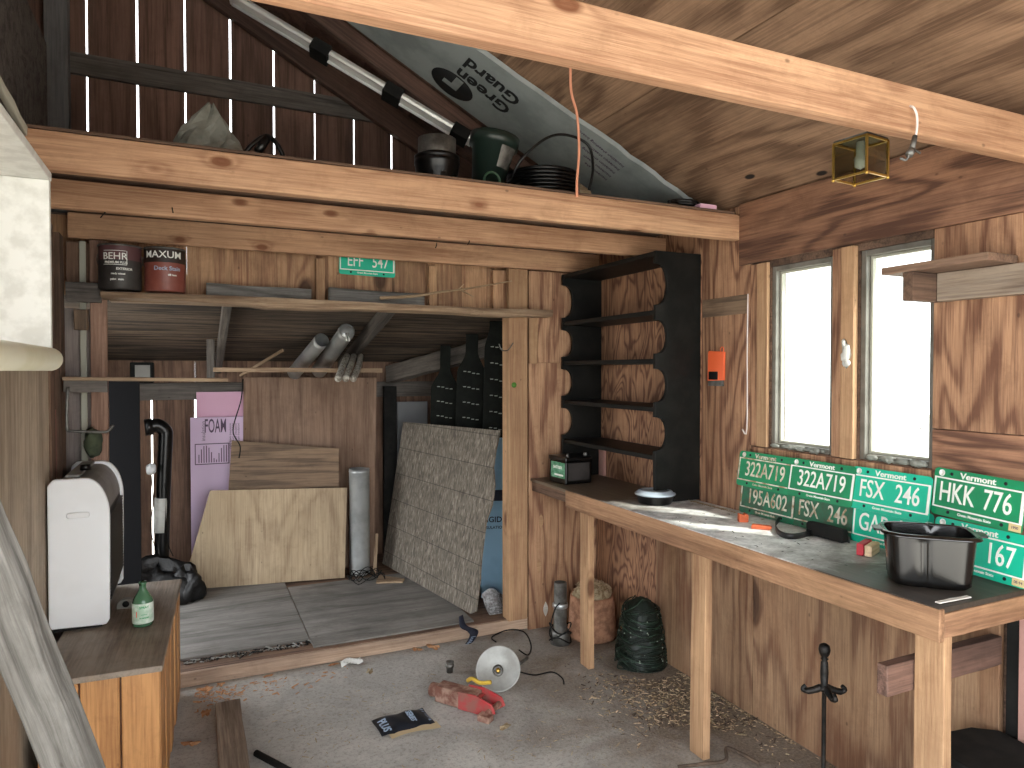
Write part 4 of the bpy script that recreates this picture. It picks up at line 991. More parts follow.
scatter('sawdust_chips', ['chips', 'darktwig', 'litter'], 'pale and dark wood chips strewn over the floor under the bench', 2300, lambda r: Vector((max(1.62, min(XR-.03, 2.0+r.gauss(0, .17))), min(2.55+r.gauss(0, .27), 3.1), 0)), .011, 'wood chips', 11, 2.6, avoid=KEEP)
scatter('leaf_litter', 'leaf', 'brown leaf crumbs along the foot of the sill plank', 160, lambda r: Vector((r.uniform(.02, .75)*r.random()+.0, max(3.31, 3.56-abs(r.gauss(0, .09))), 0)), .014, 'leaf litter', 14, 2, avoid=KEEP)
scatter('floor_grit', 'litter', 'dark grit and twig scraps scattered across the concrete', 700, lambda r: Vector((r.uniform(.02, 1.58), r.uniform(2.0, 3.28), 0)), .007, 'debris', 12, 4, avoid=KEEP)

# ------------------------------------------------------------------ left side of the room
CZ = .54; CX0, CX1, CY0, CY1 = XL+.03, -.10, 2.56, 3.60
t = thing('floor_cabinet', 'low pine cabinet with a worn grey top standing along the left wall', 'cabinet', matrix=Matrix.Translation((-.1, CY0, 0)) @ Matrix.Rotation(R(-2.4), 4, 'Z') @ Matrix.Translation((.1, -CY0, 0)))
fw_ = CX1-CX0-.02
for k in range(3):
    x0 = CX0+.012+k*fw_/3; MB().box((x0+.002, CY0+.012, .004), (x0+fw_/3-.003, CY0+.03, CZ-.022)).build('end_board', 'cabinet', t, .004)
MB().box((CX0+.012, CY0+.03, .004), (CX1-.024, CY1-.01, CZ-.023)).build('carcass', 'brown_z', t)
nb = 9; wy = (CY1-CY0-.04)/nb
for k in range(nb):
    y0 = CY0+.03+k*wy; MB().box((CX1-.0235, y0+.002, .004), (CX1-.008-.004*(k % 2), y0+wy-.003, CZ-.022)).build('side_board', 'cabinet', t, .004)
MB().box((CX0, CY0, CZ-.021), (CX1, CY1, CZ)).build('cabinet_top', 'cabtop', t, .004)

# heater on the cabinet, its white side towards the door
HX0, HX1, HY0, HY1 = XL+.008, -.295, 3.02, 3.60
t = thing('gas_heater', 'white cased heater with a dark grille standing on the pine cabinet', 'heater', (0, 0, 0))
def hprof(e=0):
    x0, x1, z0, z1 = HX0+e, HX1-e, CZ+.014+e, CZ+.585-e; p = [(x0, z0+.006), (x1-.012, z0), (x1, z0+.02)]
    for k in range(0, 11):
        a = PI/2*k/10; p.append((x1-.078+.078*math.cos(a)+.004*(1-k/10), z1-.155+.147*math.sin(a)))
    p += [(x0+.02, z1-.008), (x0, z1-.03)]; return p
MB().prism(hprof(), HY0, HY0+.022, 'y').build('side_cover', 'white', t, .006)
MB().prism(hprof(), HY1-.022, HY1, 'y').build('side_cover', 'white', t, .006)
MB().prism(hprof(.012), HY0+.0225, HY1-.0225, 'y').build('case', 'heatergrey', t)
gr = MB()
for k in range(26):
    z = CZ+.10+k*.0125; gr.box((HX1-.013, HY0+.035, z), (HX1+.003, HY1-.035, z+.006))
gr.box((HX1-.0118, HY0+.03, CZ+.09), (HX1-.008, HY1-.03, CZ+.435)); gr.build('grille', 'grille', t)
MB().prism(rrect(.075, .022, .010), -.006, .001, 'y').build('hand_hold', 'white', t, .0025, loc=((HX0+HX1)/2-.0, HY0-.001, CZ+.44))
MB().box((HX0+.05, HY0+.06, CZ+.574), (HX1-.1, HY1-.08, CZ+.584)).build('top_vent', 'heatergrey', t, .002)
MB().lathe([(0, 0), (.02, 0), (.018, .022), (0, .022)], 16).build('knob', 'blackplastic', t, 0, (HX0+.10, HY0+.19, CZ+.585))
MB().box((HX0+.01, HY0+.03, CZ+.001), (HX1-.03, HY1-.03, CZ+.0135)).build('foot', 'blackmatt', t)

p = at(143, 625, Z=CZ)
t = thing('glass_bottle', 'green glass bottle with a pale printed label on the cabinet top', 'bottle', (p.x, p.y, CZ+.0015), R(10))
MB().lathe([(0, 0), (.033, 0), (.037, .006), (.037, .088), (.033, .104), (.02, .125), (.0125, .140), (.0125, .158), (.015, .16), (.015, .166), (.010, .167), (.010, .14), (.03, .1), (.034, .01), (0, .006)], 32).build('body', 'greenpaint', t)
MB().lathe([(.0374, .014), (.0377, .016), (.0377, .088), (.0374, .09)], 32).build('label', 'greenlabel2', t)
lt = MB()
for s_, sz, z, m_ in (('SPRAY', .012, .076, 0), ('------', .012, .05, 0), ('WARNING', .007, .036, 0)):
    lt.text(s_, sz, .0006, m_, None, 1, .0003, bend=lambda v, z=z: Vector(((.0379+v.z)*math.cos(-PI/2+v.x/.0379), (.0379+v.z)*math.sin(-PI/2+v.x/.0379), z+v.y)))
lt.box((-.026, -.0295, .04), (-.018, -.0275, .062), 1); lt.build('label_print', ['greenlabelink', 'redink'], t)
p = at(127, 608, Z=CZ)
t = thing('measuring_tape_case', 'small grey rounded tape case between heater and green bottle', 'tape measure', (p.x, p.y, CZ+.0015), R(-10))
MB().prism([(-.035, 0), (.035, 0), (.035, .014)]+[(.035*math.cos(PI*k/12), .012+.028*math.sin(PI*k/12)) for k in range(13)][1:], -.016, .016, 'y').build('case', 'heatergrey', t, .003)
MB().lathe([(0, 0), (.013, 0), (.013, .002), (0, .002)], 16, 0, Matrix.Translation((0, -.0162, .02)) @ Euler((PI/2, 0, 0)).to_matrix().to_4x4()).build('hub', 'blackmatt', t)
MB().box((.036, -.004, 0), (.06, .004, .002)).build('tape_end', 'dull', t)

# weathered plank leaning on the left wall near the camera
timber('leaning_plank', (-.035, 1.72, .012), (-.465, 1.74, 1.40), .092, .055, 'grey', 'weathered grey plank leaning against the left wall near the viewer', 'plank', up=(.9, -.42, .2), bevel=.005, jit=.004, seg=14)

# white hood box high on the left wall
t = thing('white_hood', 'white painted boxed hood high on the left wall at the photo edge', 'hood', (0, 0, 0))
bx1 = -.292; by = 1.9
MB().box((XL+.002, 1.3, 1.955), (bx1, by, 1.975)).build('top_panel', 'offwhite', t, .002)
MB().box((XL+.002, by-.02, 1.535), (bx1-.002, by, 1.9545)).build('end_panel', 'offwhite', t, .002)
MB().box((XL+.002, 1.3, 1.976), (bx1-.03, by-.03, 1.994)).build('top_batten', 'darkgrey', t)
board('rim_strip', (bx1-.006, 1.3, 2.03), (bx1-.03, by-.12, 2.03), .022, .012, 'palestrip', parent=t)
board('strip_rest', (XL+.06, by-.4, 2.006), (bx1-.035, by-.4, 2.006), .022, .02, 'darkgrey', parent=t)
tp = MB().tube([(bx1-.004, y, 1.546) for y in (1.25, 1.5, by-.03)], .0265, 20, caps=False)
tp.tube([(bx1-.004, 1.25, 1.546), (bx1-.004, by-.03, 1.546), (bx1-.004, by-.022, 1.546), (bx1-.004, by-.02, 1.546)], [.0262, .0265, .022, .012], 20); to = tp.build('plastic_rail', 'tube', t)

# corner framing left of the opening
timber('corner_stud', (XL-.032, 3.24, .55), (XL-.032, 3.24, ZJ0-.003), .09, .06, 'brown', 'brown corner stud left of the opening', 'post', up=(0, 1, 0))
timber('corner_stud', (XL-.03, 3.50, .55), (XL-.03, 3.50, ZJ0-.003), .10, .05, 'brown', 'dull brown corner stud behind the white plastic strip', 'post', up=(0, 1, 0))
timber('corner_board', (-.488, 3.655, .075), (-.488, 3.655, 1.80), .19, .018, 'cornergrey', 'dull grey brown board behind the pale plastic strip', 'board', up=(1, 0, 0))
timber('plastic_strip', (-.445, 3.628, .005), (-.445, 3.628, 2.10), .026, .012, 'palestrip', 'pale plastic strip beside the left opening post', 'strip', up=(1, 0, 0))
timber('blocking_board', (XL+.005, 3.52, 1.86), (-.362, 3.52, 1.86), .085, .03, 'darkgrey', 'dark blocking board at the left end of the long shelf', 'board', up=(0, 0, 1))
timber('small_block', (-.448, 3.59, 1.70), (-.448, 3.59, 1.79), .052, .03, 'strip_ply', 'small wood block below the dark blocking board', 'block', up=(1, 0, 0))
timber('upper_board', (-.45, 3.655, 1.87), (-.45, 3.655, 2.098), .12, .02, 'brown', 'brown upright board left of the dark paint can', 'board', up=(1, 0, 0))
timber('gable_post', (-.53, 3.62, ZJ1+.004), (-.53, 3.62, 3.70), .09, .06, 'greypost', 'grey corner post rising above the loft at the left wall', 'post', up=(1, 0, 0))
# thin shelf board
timber('thin_shelf', (XL+.004, 3.46, 1.487), (.145, 3.475, 1.478), .12, .015, 'plank', 'thin pale shelf board jutting in front of the left opening post', 'shelf', up=(0, 1, 0), bevel=.002)
timber('shelf_cleat', (XL+.006, 3.43, 1.453), (-.335, 3.44, 1.453), .05, .025, 'darkgrey', 'dark cleat under the left end of the thin shelf board', 'cleat')
wp_ = bez([at(68, 387, Y=3.40), at(67, 405, Y=3.40), at(67, 428, Y=3.40), at(72, 431, Y=3.40), at(100, 432, Y=3.40), at(108, 431, Y=3.40), at(113, 425, Y=3.40)], 4)
tag(MB().tube(wp_, .006, 8).build('wire_bracket', 'dull'), 'bent grey metal bracket hanging below the thin shelf board', 'bracket')
p = at(85, 445, Y=3.56)
tag(MB().blob((0, 0, 0), (.035, .03, .06), .25, 14, 9, 0, 12).build('olive_pouch', 'olive', None, 0, (-.405, 3.555, 1.20)), 'small olive pouch hanging behind the top of the heater', 'pouch')
timber('red_board', (XL-.032, 3.36, 1.06), (XL-.032, 3.36, 1.36), .09, .03, 'red', 'short red brown board at the edge of the left wall lining', 'board', up=(0, 1, 0))

timber('head_plank', (-.345, 3.688, 1.853), (1.69, 3.688, 1.853), .03, .09, 'plank', 'plank over the opening head behind the long shelf', 'board')
# weathered boards and a twig on the long shelf
a, b = at(206, 290, Y=3.66), at(311, 291, Y=3.66)
timber('weathered_board', (a.x, 3.655, 1.912), (b.x, 3.655, 1.905), .062, .02, 'grey', 'grey weathered board on the long shelf beside the red brown can', 'board', jit=.003)
a, b = at(328, 287, Y=3.66), at(424, 290, Y=3.66)
timber('weathered_board', (a.x, 3.655, 1.915), (b.x, 3.655, 1.905), .07, .02, 'grey', 'grey weathered board on the long shelf under the upper green plate', 'board', jit=.003)
tw = MB(); pts = [at(380, 298, Y=3.52), at(415, 296, Y=3.53), at(440, 292, Y=3.54), at(465, 289, Y=3.55), at(500, 283, Y=3.57), at(512, 281, Y=3.57)]
tw.tube(bez(pts), [.009-.0062*k/40 for k in range(41)], 7); tw.tube([at(461, 290, Y=3.55), at(474, 297, Y=3.52)], [.005, .002], 6); tw.tube([at(458, 290, Y=3.55), at(464, 284, Y=3.55)], [.005, .002], 6)
tag(tw.build('branch', 'twig'), 'pale bare twig resting on the right part of the long shelf', 'branch')

# ------------------------------------------------------------------ lean-to behind the opening
FZ = .07
m1 = MB().box((-.46, 3.80, FZ+.001), (.555, 5.0, FZ+.013)).build('floor_sheet', 'annexfloor', None, .002); tag(m1, 'grey stained plywood floor sheet on the left of the raised floor', 'plywood sheet')
m1 = MB().box((.561, 3.69, FZ+.001), (1.46, 4.78, FZ+.011)).build('floor_sheet', 'annexfloor', None, .002); tag(m1, 'grey floor sheet in front of the leaning strand board', 'plywood sheet')
FS = FZ+.014
scatter('rotten_edge', ['blackmatt', 'darktwig', 'heatergrey'], 'crumbled dark debris along the front edge of the grey floor', 240, lambda r: Vector((r.uniform(-.05, .56), 3.765+r.gauss(0, .012), FZ)), .016, seed=21)
timber('annex_girt', (-.6, YA-.02, 1.375), (2.08, YA-.02, 1.375), .12, .03, 'darkgrey', 'dark horizontal girt across the lean-to back wall', 'beam')
for x, lb_ in ((.165, 'left lean-to rafter running back from the long shelf'), (1.03, 'middle lean-to rafter beside the stove pipes')):
    timber('annex_rafter', (x, 3.79, aroof(3.79)-.052), (x, 5.37, aroof(5.37)-.052), .09, .04, 'greyrafter', lb_, 'beam', up=(0, .23, 1))
timber('annex_rafter', (2.05, 4.33, 1.735), (1.40, 5.35, 1.485), .13, .07, 'greyrafter', 'heavy old rafter on the right side of the lean-to', 'beam', up=(0, .23, 1), jit=.006, seg=12)
timber('hanger_board', (.10, 4.68, 1.46), (.10, 4.68, 1.715), .045, .025, 'darkgrey', 'dark hanger board holding the left end of the hung plank', 'board', up=(1, 0, 0))
timber('hung_plank', (.115, 4.73, 1.527), (1.17, 4.70, 1.522), .13, .028, 'plank', 'thin plank hung below the lean-to rafters under the stove pipes', 'plank', up=(0, 1, 0), bevel=.002)
timber('loose_stick', at(240, 376, Y=5.2), at(283, 350, Y=4.88), .02, .012, 'plank', 'thin loose stick poking up behind the hung plank', 'stick', jit=.001)

def pipe(name, a, b, r, label, closed_end):
    a = Vector(a); b = Vector(b); L = (b-a).length
    t = thing(name, label, 'stove pipe', matrix=frame(a, b), group='old stove pipes on the hung plank')
    X = Matrix.Rotation(PI/2, 4, 'Y')
    MB().lathe([(r, -L/2), (r, -L/2+.03), (r+.002, -L/2+.034), (r, -L/2+.038), (r, L/2), (r-.003, L/2), (r-.003, -L/2)], 28, 0, X).build('pipe_wall', 'steel', t)
    if closed_end:
        MB().lathe([(r-.0035, -L/2+.008), (r*.6, -L/2-.004), (r*.55, -L/2-.006), (0, -L/2-.008)], 28, 0, X).build('end_cap', 'steel', t)
        MB().tube([(-L/2-.01, 0, -.02), (-L/2-.03, .004, -r-.03)], .005, 6).tube([(-L/2-.01, .012, -.02), (-L/2-.03, .02, -r-.03)], .005, 6).build('clip', 'chrome', t)
    else: MB().lathe([(0, L/2-.02), (r-.0035, L/2-.02)], 28, 0, X).build('inner_plate', 'blackmatt', t)
pa, pb_ = at(322, 340, Y=4.52), at(294, 373, Y=4.98)
pipe('stove_pipe', pa, pb_, .047, 'open ended stove pipe lying on the hung plank, left one', False)
pa, pb_ = at(347, 331, Y=4.36), at(319, 371, Y=4.98)
pipe('stove_pipe', pa, pb_, .051, 'capped stove pipe lying on the hung plank, right one', True)
a0 = at(338, 379, Y=4.28); d_ = Vector((.15, .47, .15))
for k, (dx, lb_) in enumerate(((0, 'pale barked pole leftmost of three over the plywood'), (.046, 'pale barked pole in the middle of the three'), (.092, 'pale barked pole rightmost of three over the plywood'))):
    o = MB().tube(bez([a0+Vector((dx, 0, .0)), a0+Vector((dx*1.1, 0, .006))+d_*.5, a0+Vector((dx, 0, 0))+d_]), .0205, 12).build('barked_pole', 'bark'); tag(o, lb_, 'pole', 'three pale poles on the hung plank')
p = at(141, 366, Y=5.2)
t = thing('metal_box', 'dark box with a grey square front at the back left of the lean-to', 'box', (p.x, 5.325, 1.437)); MB().box((-.07, -.06, 0), (.07, .06, .14)).build('case', 'blackmatt', t, .006); MB().box((-.04, -.064, .03), (.05, -.0605, .12)).build('front_panel', 'heatergrey', t)

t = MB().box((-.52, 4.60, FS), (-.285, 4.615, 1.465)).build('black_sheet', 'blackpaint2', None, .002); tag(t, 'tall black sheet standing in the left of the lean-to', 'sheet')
mk = lambda lo, hi, mt, nm, m_: tag(MB().box(lo, hi).build(nm, mt, None, .003, matrix=m_), None)
def lean(xl, yl, xr, yr, z0, tilt):
    """plane standing on the floor from left to right foot, leaning back by tilt"""
    a = Vector((xl, yl, z0)); x = Vector((xr-xl, yr-yl, 0)); w = x.length; x.normalize(); n = Vector((0, 0, 1)).cross(x); z = Vector((0, 0, 1))*math.cos(tilt)+n*math.sin(tilt); y = z.cross(x)
    m = Matrix((x, y, z)).transposed().to_4x4(); m.translation = a; return m, w
m_, w = lean(.305, 5.13, 1.20, 5.03, FS, R(5))
tag(MB().prism([(0, 0), (w, 0), (w+.04, 1.39), (.005, 1.395)], 0, .012, 'y').build('plywood_panel', 'tan_ply', None, .002, matrix=m_), 'tall tan plywood panel leaning at the back of the lean-to', 'plywood panel')
m_, w = lean(.17, 5.06, .93, 4.96, FS, R(3.5))
tag(MB().prism([(-.0, 0), (w, 0), (w+.01, .88), (.06, .96)], 0, .012, 'y').build('plywood_panel', 'strip_ply', None, .002, matrix=m_), 'smaller brown plywood panel between the pale and tall panels', 'plywood panel')
m_, w = lean(-.03, 4.985, .945, 4.82, FS, R(4.5))
tag(MB().prism([(-.05, 0), (w, 0), (w+.02, .62), (.12, .64)], 0, .014, 'y').build('plywood_panel', 'pale_ply', None, .002, matrix=m_), 'pale plywood panel standing in front of the others', 'plywood panel')
m_, w = lean(.02, 5.28, .5, 5.28, FZ+.001, R(1))
tag(MB().box((0, 0, 0), (.48, .02, 1.30)).build('foam_sheet', 'pinkfoam', None, .002, matrix=m_), 'plain pink foam sheet at the lean-to back wall, showing above the printed one', 'foam sheet')
m_, w = lean(-.02, 5.235, .42, 5.235, FZ+.001, R(.8))
fo = MB().box((0, 0, 0), (.44, .02, 1.125)).build('foam_sheet', 'lilacfoam', None, .002, matrix=m_); tag(fo, 'lilac printed foam sheet in front of the plain pink one', 'foam sheet')
EX = Euler((PI/2, 0, 0)).to_matrix().to_4x4()
MB().text('FOAM', .09, .0008, 0, Matrix.Translation((.16, -.0006, 1.06)) @ EX @ Matrix.Scale(1.5, 4, (0, 1, 0)), .58, .001).build('lettering', 'ink', fo)
ft = MB().text('insulation', .036, .0008, 0, Matrix.Translation((.083, -.0006, 1.03)) @ EX @ Matrix.Rotation(PI/2, 4, 'Z'), 1)
for q in range(4): ft.text('rigid foam insulation', .022, .0008, 0, Matrix.Translation((.255+.018*q, -.0006, .99)) @ EX @ Matrix.Rotation(PI/2, 4, 'Z'), 1)
ft.build('small_print', 'ink', fo); ft = MB()
fr = [(.03, .80), (.245, .80), (.245, .94), (.03, .94)]
for (x0, z0), (x1, z1) in zip(fr, fr[1:]+fr[:1]): ft.box((min(x0, x1)-.003, -.001, min(z0, z1)-.003), (max(x0, x1)+.003, -.0002, max(z0, z1)+.003))
ft.build('printed_frame', 'ink', fo); ft = MB()
for q in range(12): ft.box((.05+q*.016, -.001, .81), (.056+q*.016, -.0002, .81+.12*abs(math.sin(q*.4+.5))))
ft.build('printed_bars', 'ink', fo)

# strand board leaning to the right
A0 = Vector((1.487, 3.735, FZ+.012)); A1 = Vector((1.27, 5.06, FS)); up_ = Vector((.185, .02, 1.07)).normalized(); x_ = (A1-A0).normalized(); y_ = up_.cross(x_).normalized(); z_ = x_.cross(y_)
m_ = Matrix((x_, z_, -y_)).transposed().to_4x4(); m_.translation = A0+Vector((0, 0, .004))
rr = random.Random(2); pl_ = [(0, .03), (.05, 0), (1.33, 0), (1.35, 1.06), (.02, 1.092)]+[(.01+rr.uniform(-.02, .03), 1.09-k*.11) for k in range(1, 9)]
tag(MB().prism(pl_, -.006, .006, 'z').build('strand_board', 'osb', None, 0, matrix=m_), 'large grey strand board sheet leaning on the right of the lean-to', 'strand board')
p = at(495, 600, Z=FZ)
bfm, w = lean(1.655, 4.06, 1.94, 3.97, FZ+.001, R(0))
bo = MB().box((0, 0, 0), (w, .03, 1.02)).build('foam_sheet', 'bluefoam', None, .002, matrix=bfm); tag(bo, 'pale blue foam sheet glimpsed behind the strand board edge', 'foam sheet')
bt = MB().text('RIGID', .05, .0008, 0, Matrix.Translation((.07, -.0006, .50)) @ EX, 1, .001); bt.build('lettering', 'navy', bo); MB().text('INSULATION', .026, .0008, 0, Matrix.Translation((.08, -.0006, .45)) @ EX, 1, .0005).build('small_print', 'navy', bo); MB().box((.0, -.0008, .62), (.14, -.0002, .69)).build('printed_band', 'navy', bo)
tag(MB().grid(lambda u, v: (1.585+.18*u, 3.75+.13*v, FZ+.003+.085*v*v+.03*math.sin(u*5)*v+.006*abs(math.sin(u*40)*math.sin(v*28))), 44, 30).build('bubble_wrap', 'bubble'), 'crumpled bubble wrap behind the lower corner of the strand board', 'bubble wrap')
tag(MB().box((1.453, 5.30, FZ+.001), (1.70, 5.32, 1.275)).build('grey_sheet', 'greycard', None, .002), 'smooth grey sheet showing over the top of the strand board', 'sheet')

timber('dark_post', (1.385, 5.27, FS), (1.385, 5.27, 1.40), .10, .05, 'blackmatt', 'blackish post at the back of the lean-to beside the tall panel', 'post', up=(1, 0, 0))
def bottle_outline(w, h, neck, hn):
    hw = w/2; r = [(hw, 0), (hw, h-hn-.16)]
    for k in range(1, 9): a = PI*k/8; f_ = (1-math.cos(a))/2; r.append((hw+(neck/2-hw)*f_, h-hn-.16+.16*k/8))
    r.append((neck/2, h)); return r+[(-x, z) for x, z in r[::-1]]
for k, (px, d, wd, nk, hh, hn, lb_) in enumerate(((441, 5.0, .20, .075, 1.63, .16, 'leftmost of three black bottle shaped boards behind the strand board'), (467, 4.75, .20, .085, 1.70, .12, 'middle black bottle shaped board behind the strand board'), (494, 4.5, .19, .13, 1.77, .03, 'rightmost black bottle shaped board, next to the tan post'))):
    r_ = (px-512)/F; X = d*(math.sin(YAW)+r_*math.cos(YAW)); Y = d*(math.cos(YAW)-r_*math.sin(YAW))
    m_ = Matrix.Translation((X, Y, FZ+.002)) @ Euler((0, R(1.2), R(-20))).to_matrix().to_4x4()
    o = MB().prism(bottle_outline(wd, hh-.06*k*0, nk, hn), -.012, .012, 'y').build('bottle_shaped_board', 'bottle', None, .003, matrix=m_); tag(o, lb_, 'board', 'black bottle shaped boards')
    sl = MB()
    for q in range(8):
        z = hh-hn-.14-q*.105
        for j in range(4): sl.box((-.055+j*.03+.0*q, -.0135, z-.006*j+.003*(j % 2)), (-.035+j*.03, -.0121, z+.006-.006*j+.003*(j % 2)))
    sl.build('pale_slots', 'slot', o)
hk = MB().tube(bez([at(513, 343, Y=3.595)+Vector((0, 0, 0)), at(508, 350, Y=3.585), at(502, 350, Y=3.58), at(499, 344, Y=3.58)]), .003, 6); tag(hk.build('cup_hook', 'dull'), 'small grey hook screwed to the tan opening post', 'hook')

# stove pipe standing, drain pipe, bag
t = thing('stove_pipe', 'shiny silver stove pipe standing upright beside the pale plywood', 'stove pipe', (1.062, 4.885, FS))
MB().lathe([(.071, .0), (.071, .72), (.074, .724), (.071, .728), (.071, .745), (.068, .745), (.068, 0)], 32).build('pipe_wall', 'steel', t)
MB().lathe([(0, .70), (.0675, .70)], 32).build('dark_inside', 'blackmatt', t)
wv = MB()
for k in range(4): wv.tube(bez([(.08*math.cos(a)*(1+.2*k), -.09-.03*k+.05*math.sin(a), .006+.07*abs(math.sin(a*1.5+k))) for a in [2*PI*q/12 for q in range(13)]], 3), .003, 5)
tag(wv.build('loose_wire', 'blackmatt', None, 0, (1.05, 4.80, FS)), 'loose dark wires tangled at the foot of the silver pipe', 'wire')
timber('wood_strip', (1.155, 4.83, FS+.002), (1.18, 4.86, .36), .022, .016, 'plank', 'short pale strip of wood standing by the tan plywood edge', 'strip', up=(1, 0, 0))
o = MB().prism([(0, 0), (.17, -.06), (.2, .0), (.05, .16)], 0, .012, 'z').build('wood_offcut', 'plank', None, .002, matrix=Matrix.Translation((1.11, 4.60, FZ+.0125))); tag(o, 'flat pale offcut lying at the foot of the strand board', 'offcut')

t = thing('drain_pipe', 'black pipe with an elbow top and white band in the left of the lean-to', 'pipe', (-.175, 4.97, FS-.0))
MB().tube(bez([(-.02, 0, .0), (-.015, 0, .3), (0, 0, .75), (.012, 0, 1.0), (.008, -.0, 1.05), (-.03, -.005, 1.085), (-.075, -.01, 1.08)]), [.043]*12+[.043]*37, 16).build('pipe', 'blackplastic', t)
MB().tube([(-.105, -.012, 1.075), (-.06, -.01, 1.08)], .052, 18).build('end_socket', 'blackplastic', t)
MB().tube([(-.019, 0, .40), (-.009, 0, .62)], .0455, 18).build('white_band', 'offwhite', t)
MB().blob((-.07, -.055, .815), (.032, .03, .036), .1, 14, 9, 0, 3).build('white_cap', 'white', t)
cw = MB().tube(bez([(-.07, -.055, .79), (-.06, -.06, .6), (-.075, -.07, .45), (-.05, -.06, .3)]), .003, 6).tube(bez([(.01, -.06, .72), (.03, -.06, .5), (.02, -.07, .35), (.05, -.06, .25)]), .003, 6); cw.build('wires', 'blackmatt', t)
bgm = MB()
bgm.blob((-.16, 4.72, .18), (.22, .085, .15), .3, 26, 14, 0, 31, flat=.62); bgm.blob((-.02, 4.70, .16), (.11, .06, .13), .35, 22, 12, 0, 33, flat=.55)
tag(bgm.build('black_bag', 'poly', None, 0, (-.04, .03, FS-.083)), 'crumpled black plastic bag behind the cabinet end', 'bag')
wv = MB().tube(bez([at(126, 558, Y=4.55), at(134, 550, Y=4.56), at(142, 545, Y=4.57), at(145, 537, Y=4.57), at(140, 532, Y=4.57)]), .003, 6).tube(bez([at(236, 402, Y=4.93), at(241, 415, Y=4.93), at(233, 432, Y=4.92), at(240, 445, Y=4.91)]), .004, 6)
cb_ = MB().tube(bez([at(243, 379, Y=5.02), at(241, 400, Y=5.02), at(233, 430, Y=5.02), at(240, 446, Y=5.01), at(239, 458, Y=5.01)]), .004, 6); tag(cb_.build('black_cable', 'blackmatt'), 'thin black cable hanging down the left edge of the tall tan panel', 'cable')

# ------------------------------------------------------------------ on the floor
o = board('timber_post', (.125, 2.05, .053), (.125, 3.19, .053), .10, .098, 'postold', bevel=.004, jit=.003); tag(o, 'dark short timber post lying on the floor near the cabinet', 'post')
a, b = at(256, 753, Z=.014), at(310, 782, Z=.014)
t = MB().tube([a, b], .0125, 14); tag(t.build('metal_rod', 'blackmatt'), 'black pipe lying on the concrete at the bottom of the view', 'rod')
c = at(403, 723, Z=0)
T = Matrix.Translation((c.x, c.y, .003)) @ Euler((0, 0, R(3))).to_matrix().to_4x4()
t = thing('seed_packet', 'black printed packet with tan edge lying on the concrete', 'packet', matrix=T)
MB().grid(lambda u, v: ((u-.5)*.235, (v-.5)*.155, .003+.018*(1-(2*u-1)**2)*(1-(2*v-1)**4)+.003*math.sin(u*14+v*5)), 20, 12).build('black_front', 'navyblack', t)
MB().grid(lambda u, v: (-.085+u*.215, -.112+v*.06+.008*math.sin(u*5), .0015+.004*math.sin(u*3)), 12, 4).build('tan_back', 'tan', t)
pt_ = MB(); hump = lambda v: Vector((v.x, v.y, .0065+.018*max(0, 1-(2*v.x/.235)**2)*(1-min(1, abs(2*v.y/.155))**4)+.003*math.sin((v.x/.235+.5)*14+(v.y/.155+.5)*5)+v.z))
pt_.text('PLUS', .048, .001, 0, None, 1, .001, bend=lambda v: hump(Vector((-.088-v.y*-1, -.012+v.x*-1, v.z)))).build('lettering', 'ltblue', t)
pt_ = MB().text('SERIES', .036, .001, 0, None, .9, .001, bend=lambda v: hump(Vector((.035+v.y, .0-v.x, v.z))))
pt_.build('title', 'ltblue', t); pt_ = MB()
for k in range(6): pt_.add([hump(Vector((.098+.012*(k % 2), -.06+k*.022, 0))), hump(Vector((.112, -.055+k*.022, 0))), hump(Vector((.108, -.045+k*.022, 0))), hump(Vector((.096, -.048+k*.022, 0)))], [(0, 1, 2, 3)])
pt_.build('edge_marks', 'ltblue', t)

# work lamp reflector with cord
lc = at(498, 669, Z=.09)
aim = (Vector((0, 0, EYE))-lc).normalized(); z_ = (aim+Vector((0, 0, .25))).normalized(); x_ = Vector((0, 0, 1)).cross(z_).normalized(); y_ = z_.cross(x_)
m_ = Matrix((x_, y_, z_)).transposed().to_4x4(); m_.translation = lc
t = thing('work_lamp', 'round pale metal lamp reflector with a black cord on the floor', 'lamp', matrix=m_)
rb = .106
rf = MB().grid(lambda u, v: ((.026+v*(rb-.026))*(1+(.035*max(0, math.cos(2*PI*u*1.0+.5))**8+.02*math.sin(4*PI*u))*v**4)*math.cos(2*PI*u), (.026+v*(rb-.026))*(1+(.035*max(0, math.cos(2*PI*u+.5))**8+.02*math.sin(4*PI*u))*v**4)*math.sin(2*PI*u), -.028+.036*v**1.6), 48, 10, wrapu=True)
ro = rf.build('reflector', 'lamp_white', t); sm_ = ro.modifiers.new('solid', 'SOLIDIFY'); sm_.thickness = .003
MB().lathe([(.026, -.028), (.026, -.05), (.018, -.06), (0, -.06)], 20).lathe([(0, -.032), (.012, -.032), (.014, -.028), (.018, -.0275), (.024, -.0285), (.024, -.033)], 20).build('socket', 'dull', t)
MB().lathe([(0, -.031), (.010, -.031), (.010, -.024), (.006, -.022), (0, -.022)], 16).build('socket_core', 'brass', t)
inv = m_.inverted()
cpts = [at(519, 650, Z=.02), at(528, 655, Z=.012), at(531, 645, Z=.012), at(524, 632, Z=.012), at(508, 630, Z=.012), at(492, 637, Z=.012), at(496, 642, Z=.012)]
cd = MB().tube([inv @ q for q in bez(cpts)], .004, 7); cd.tube([inv @ q for q in bez([at(520, 672, Z=.008), at(535, 675, Z=.006), at(552, 672, Z=.006), at(562, 678, Z=.006), at(564, 684, Z=.006)])], .0035, 7); cd.build('cord', 'blackmatt', t)
MB().tube([inv @ at(519, 664, Z=.03), inv @ at(527, 658, Z=.02)], .009, 8).build('plug', 'dull', t)

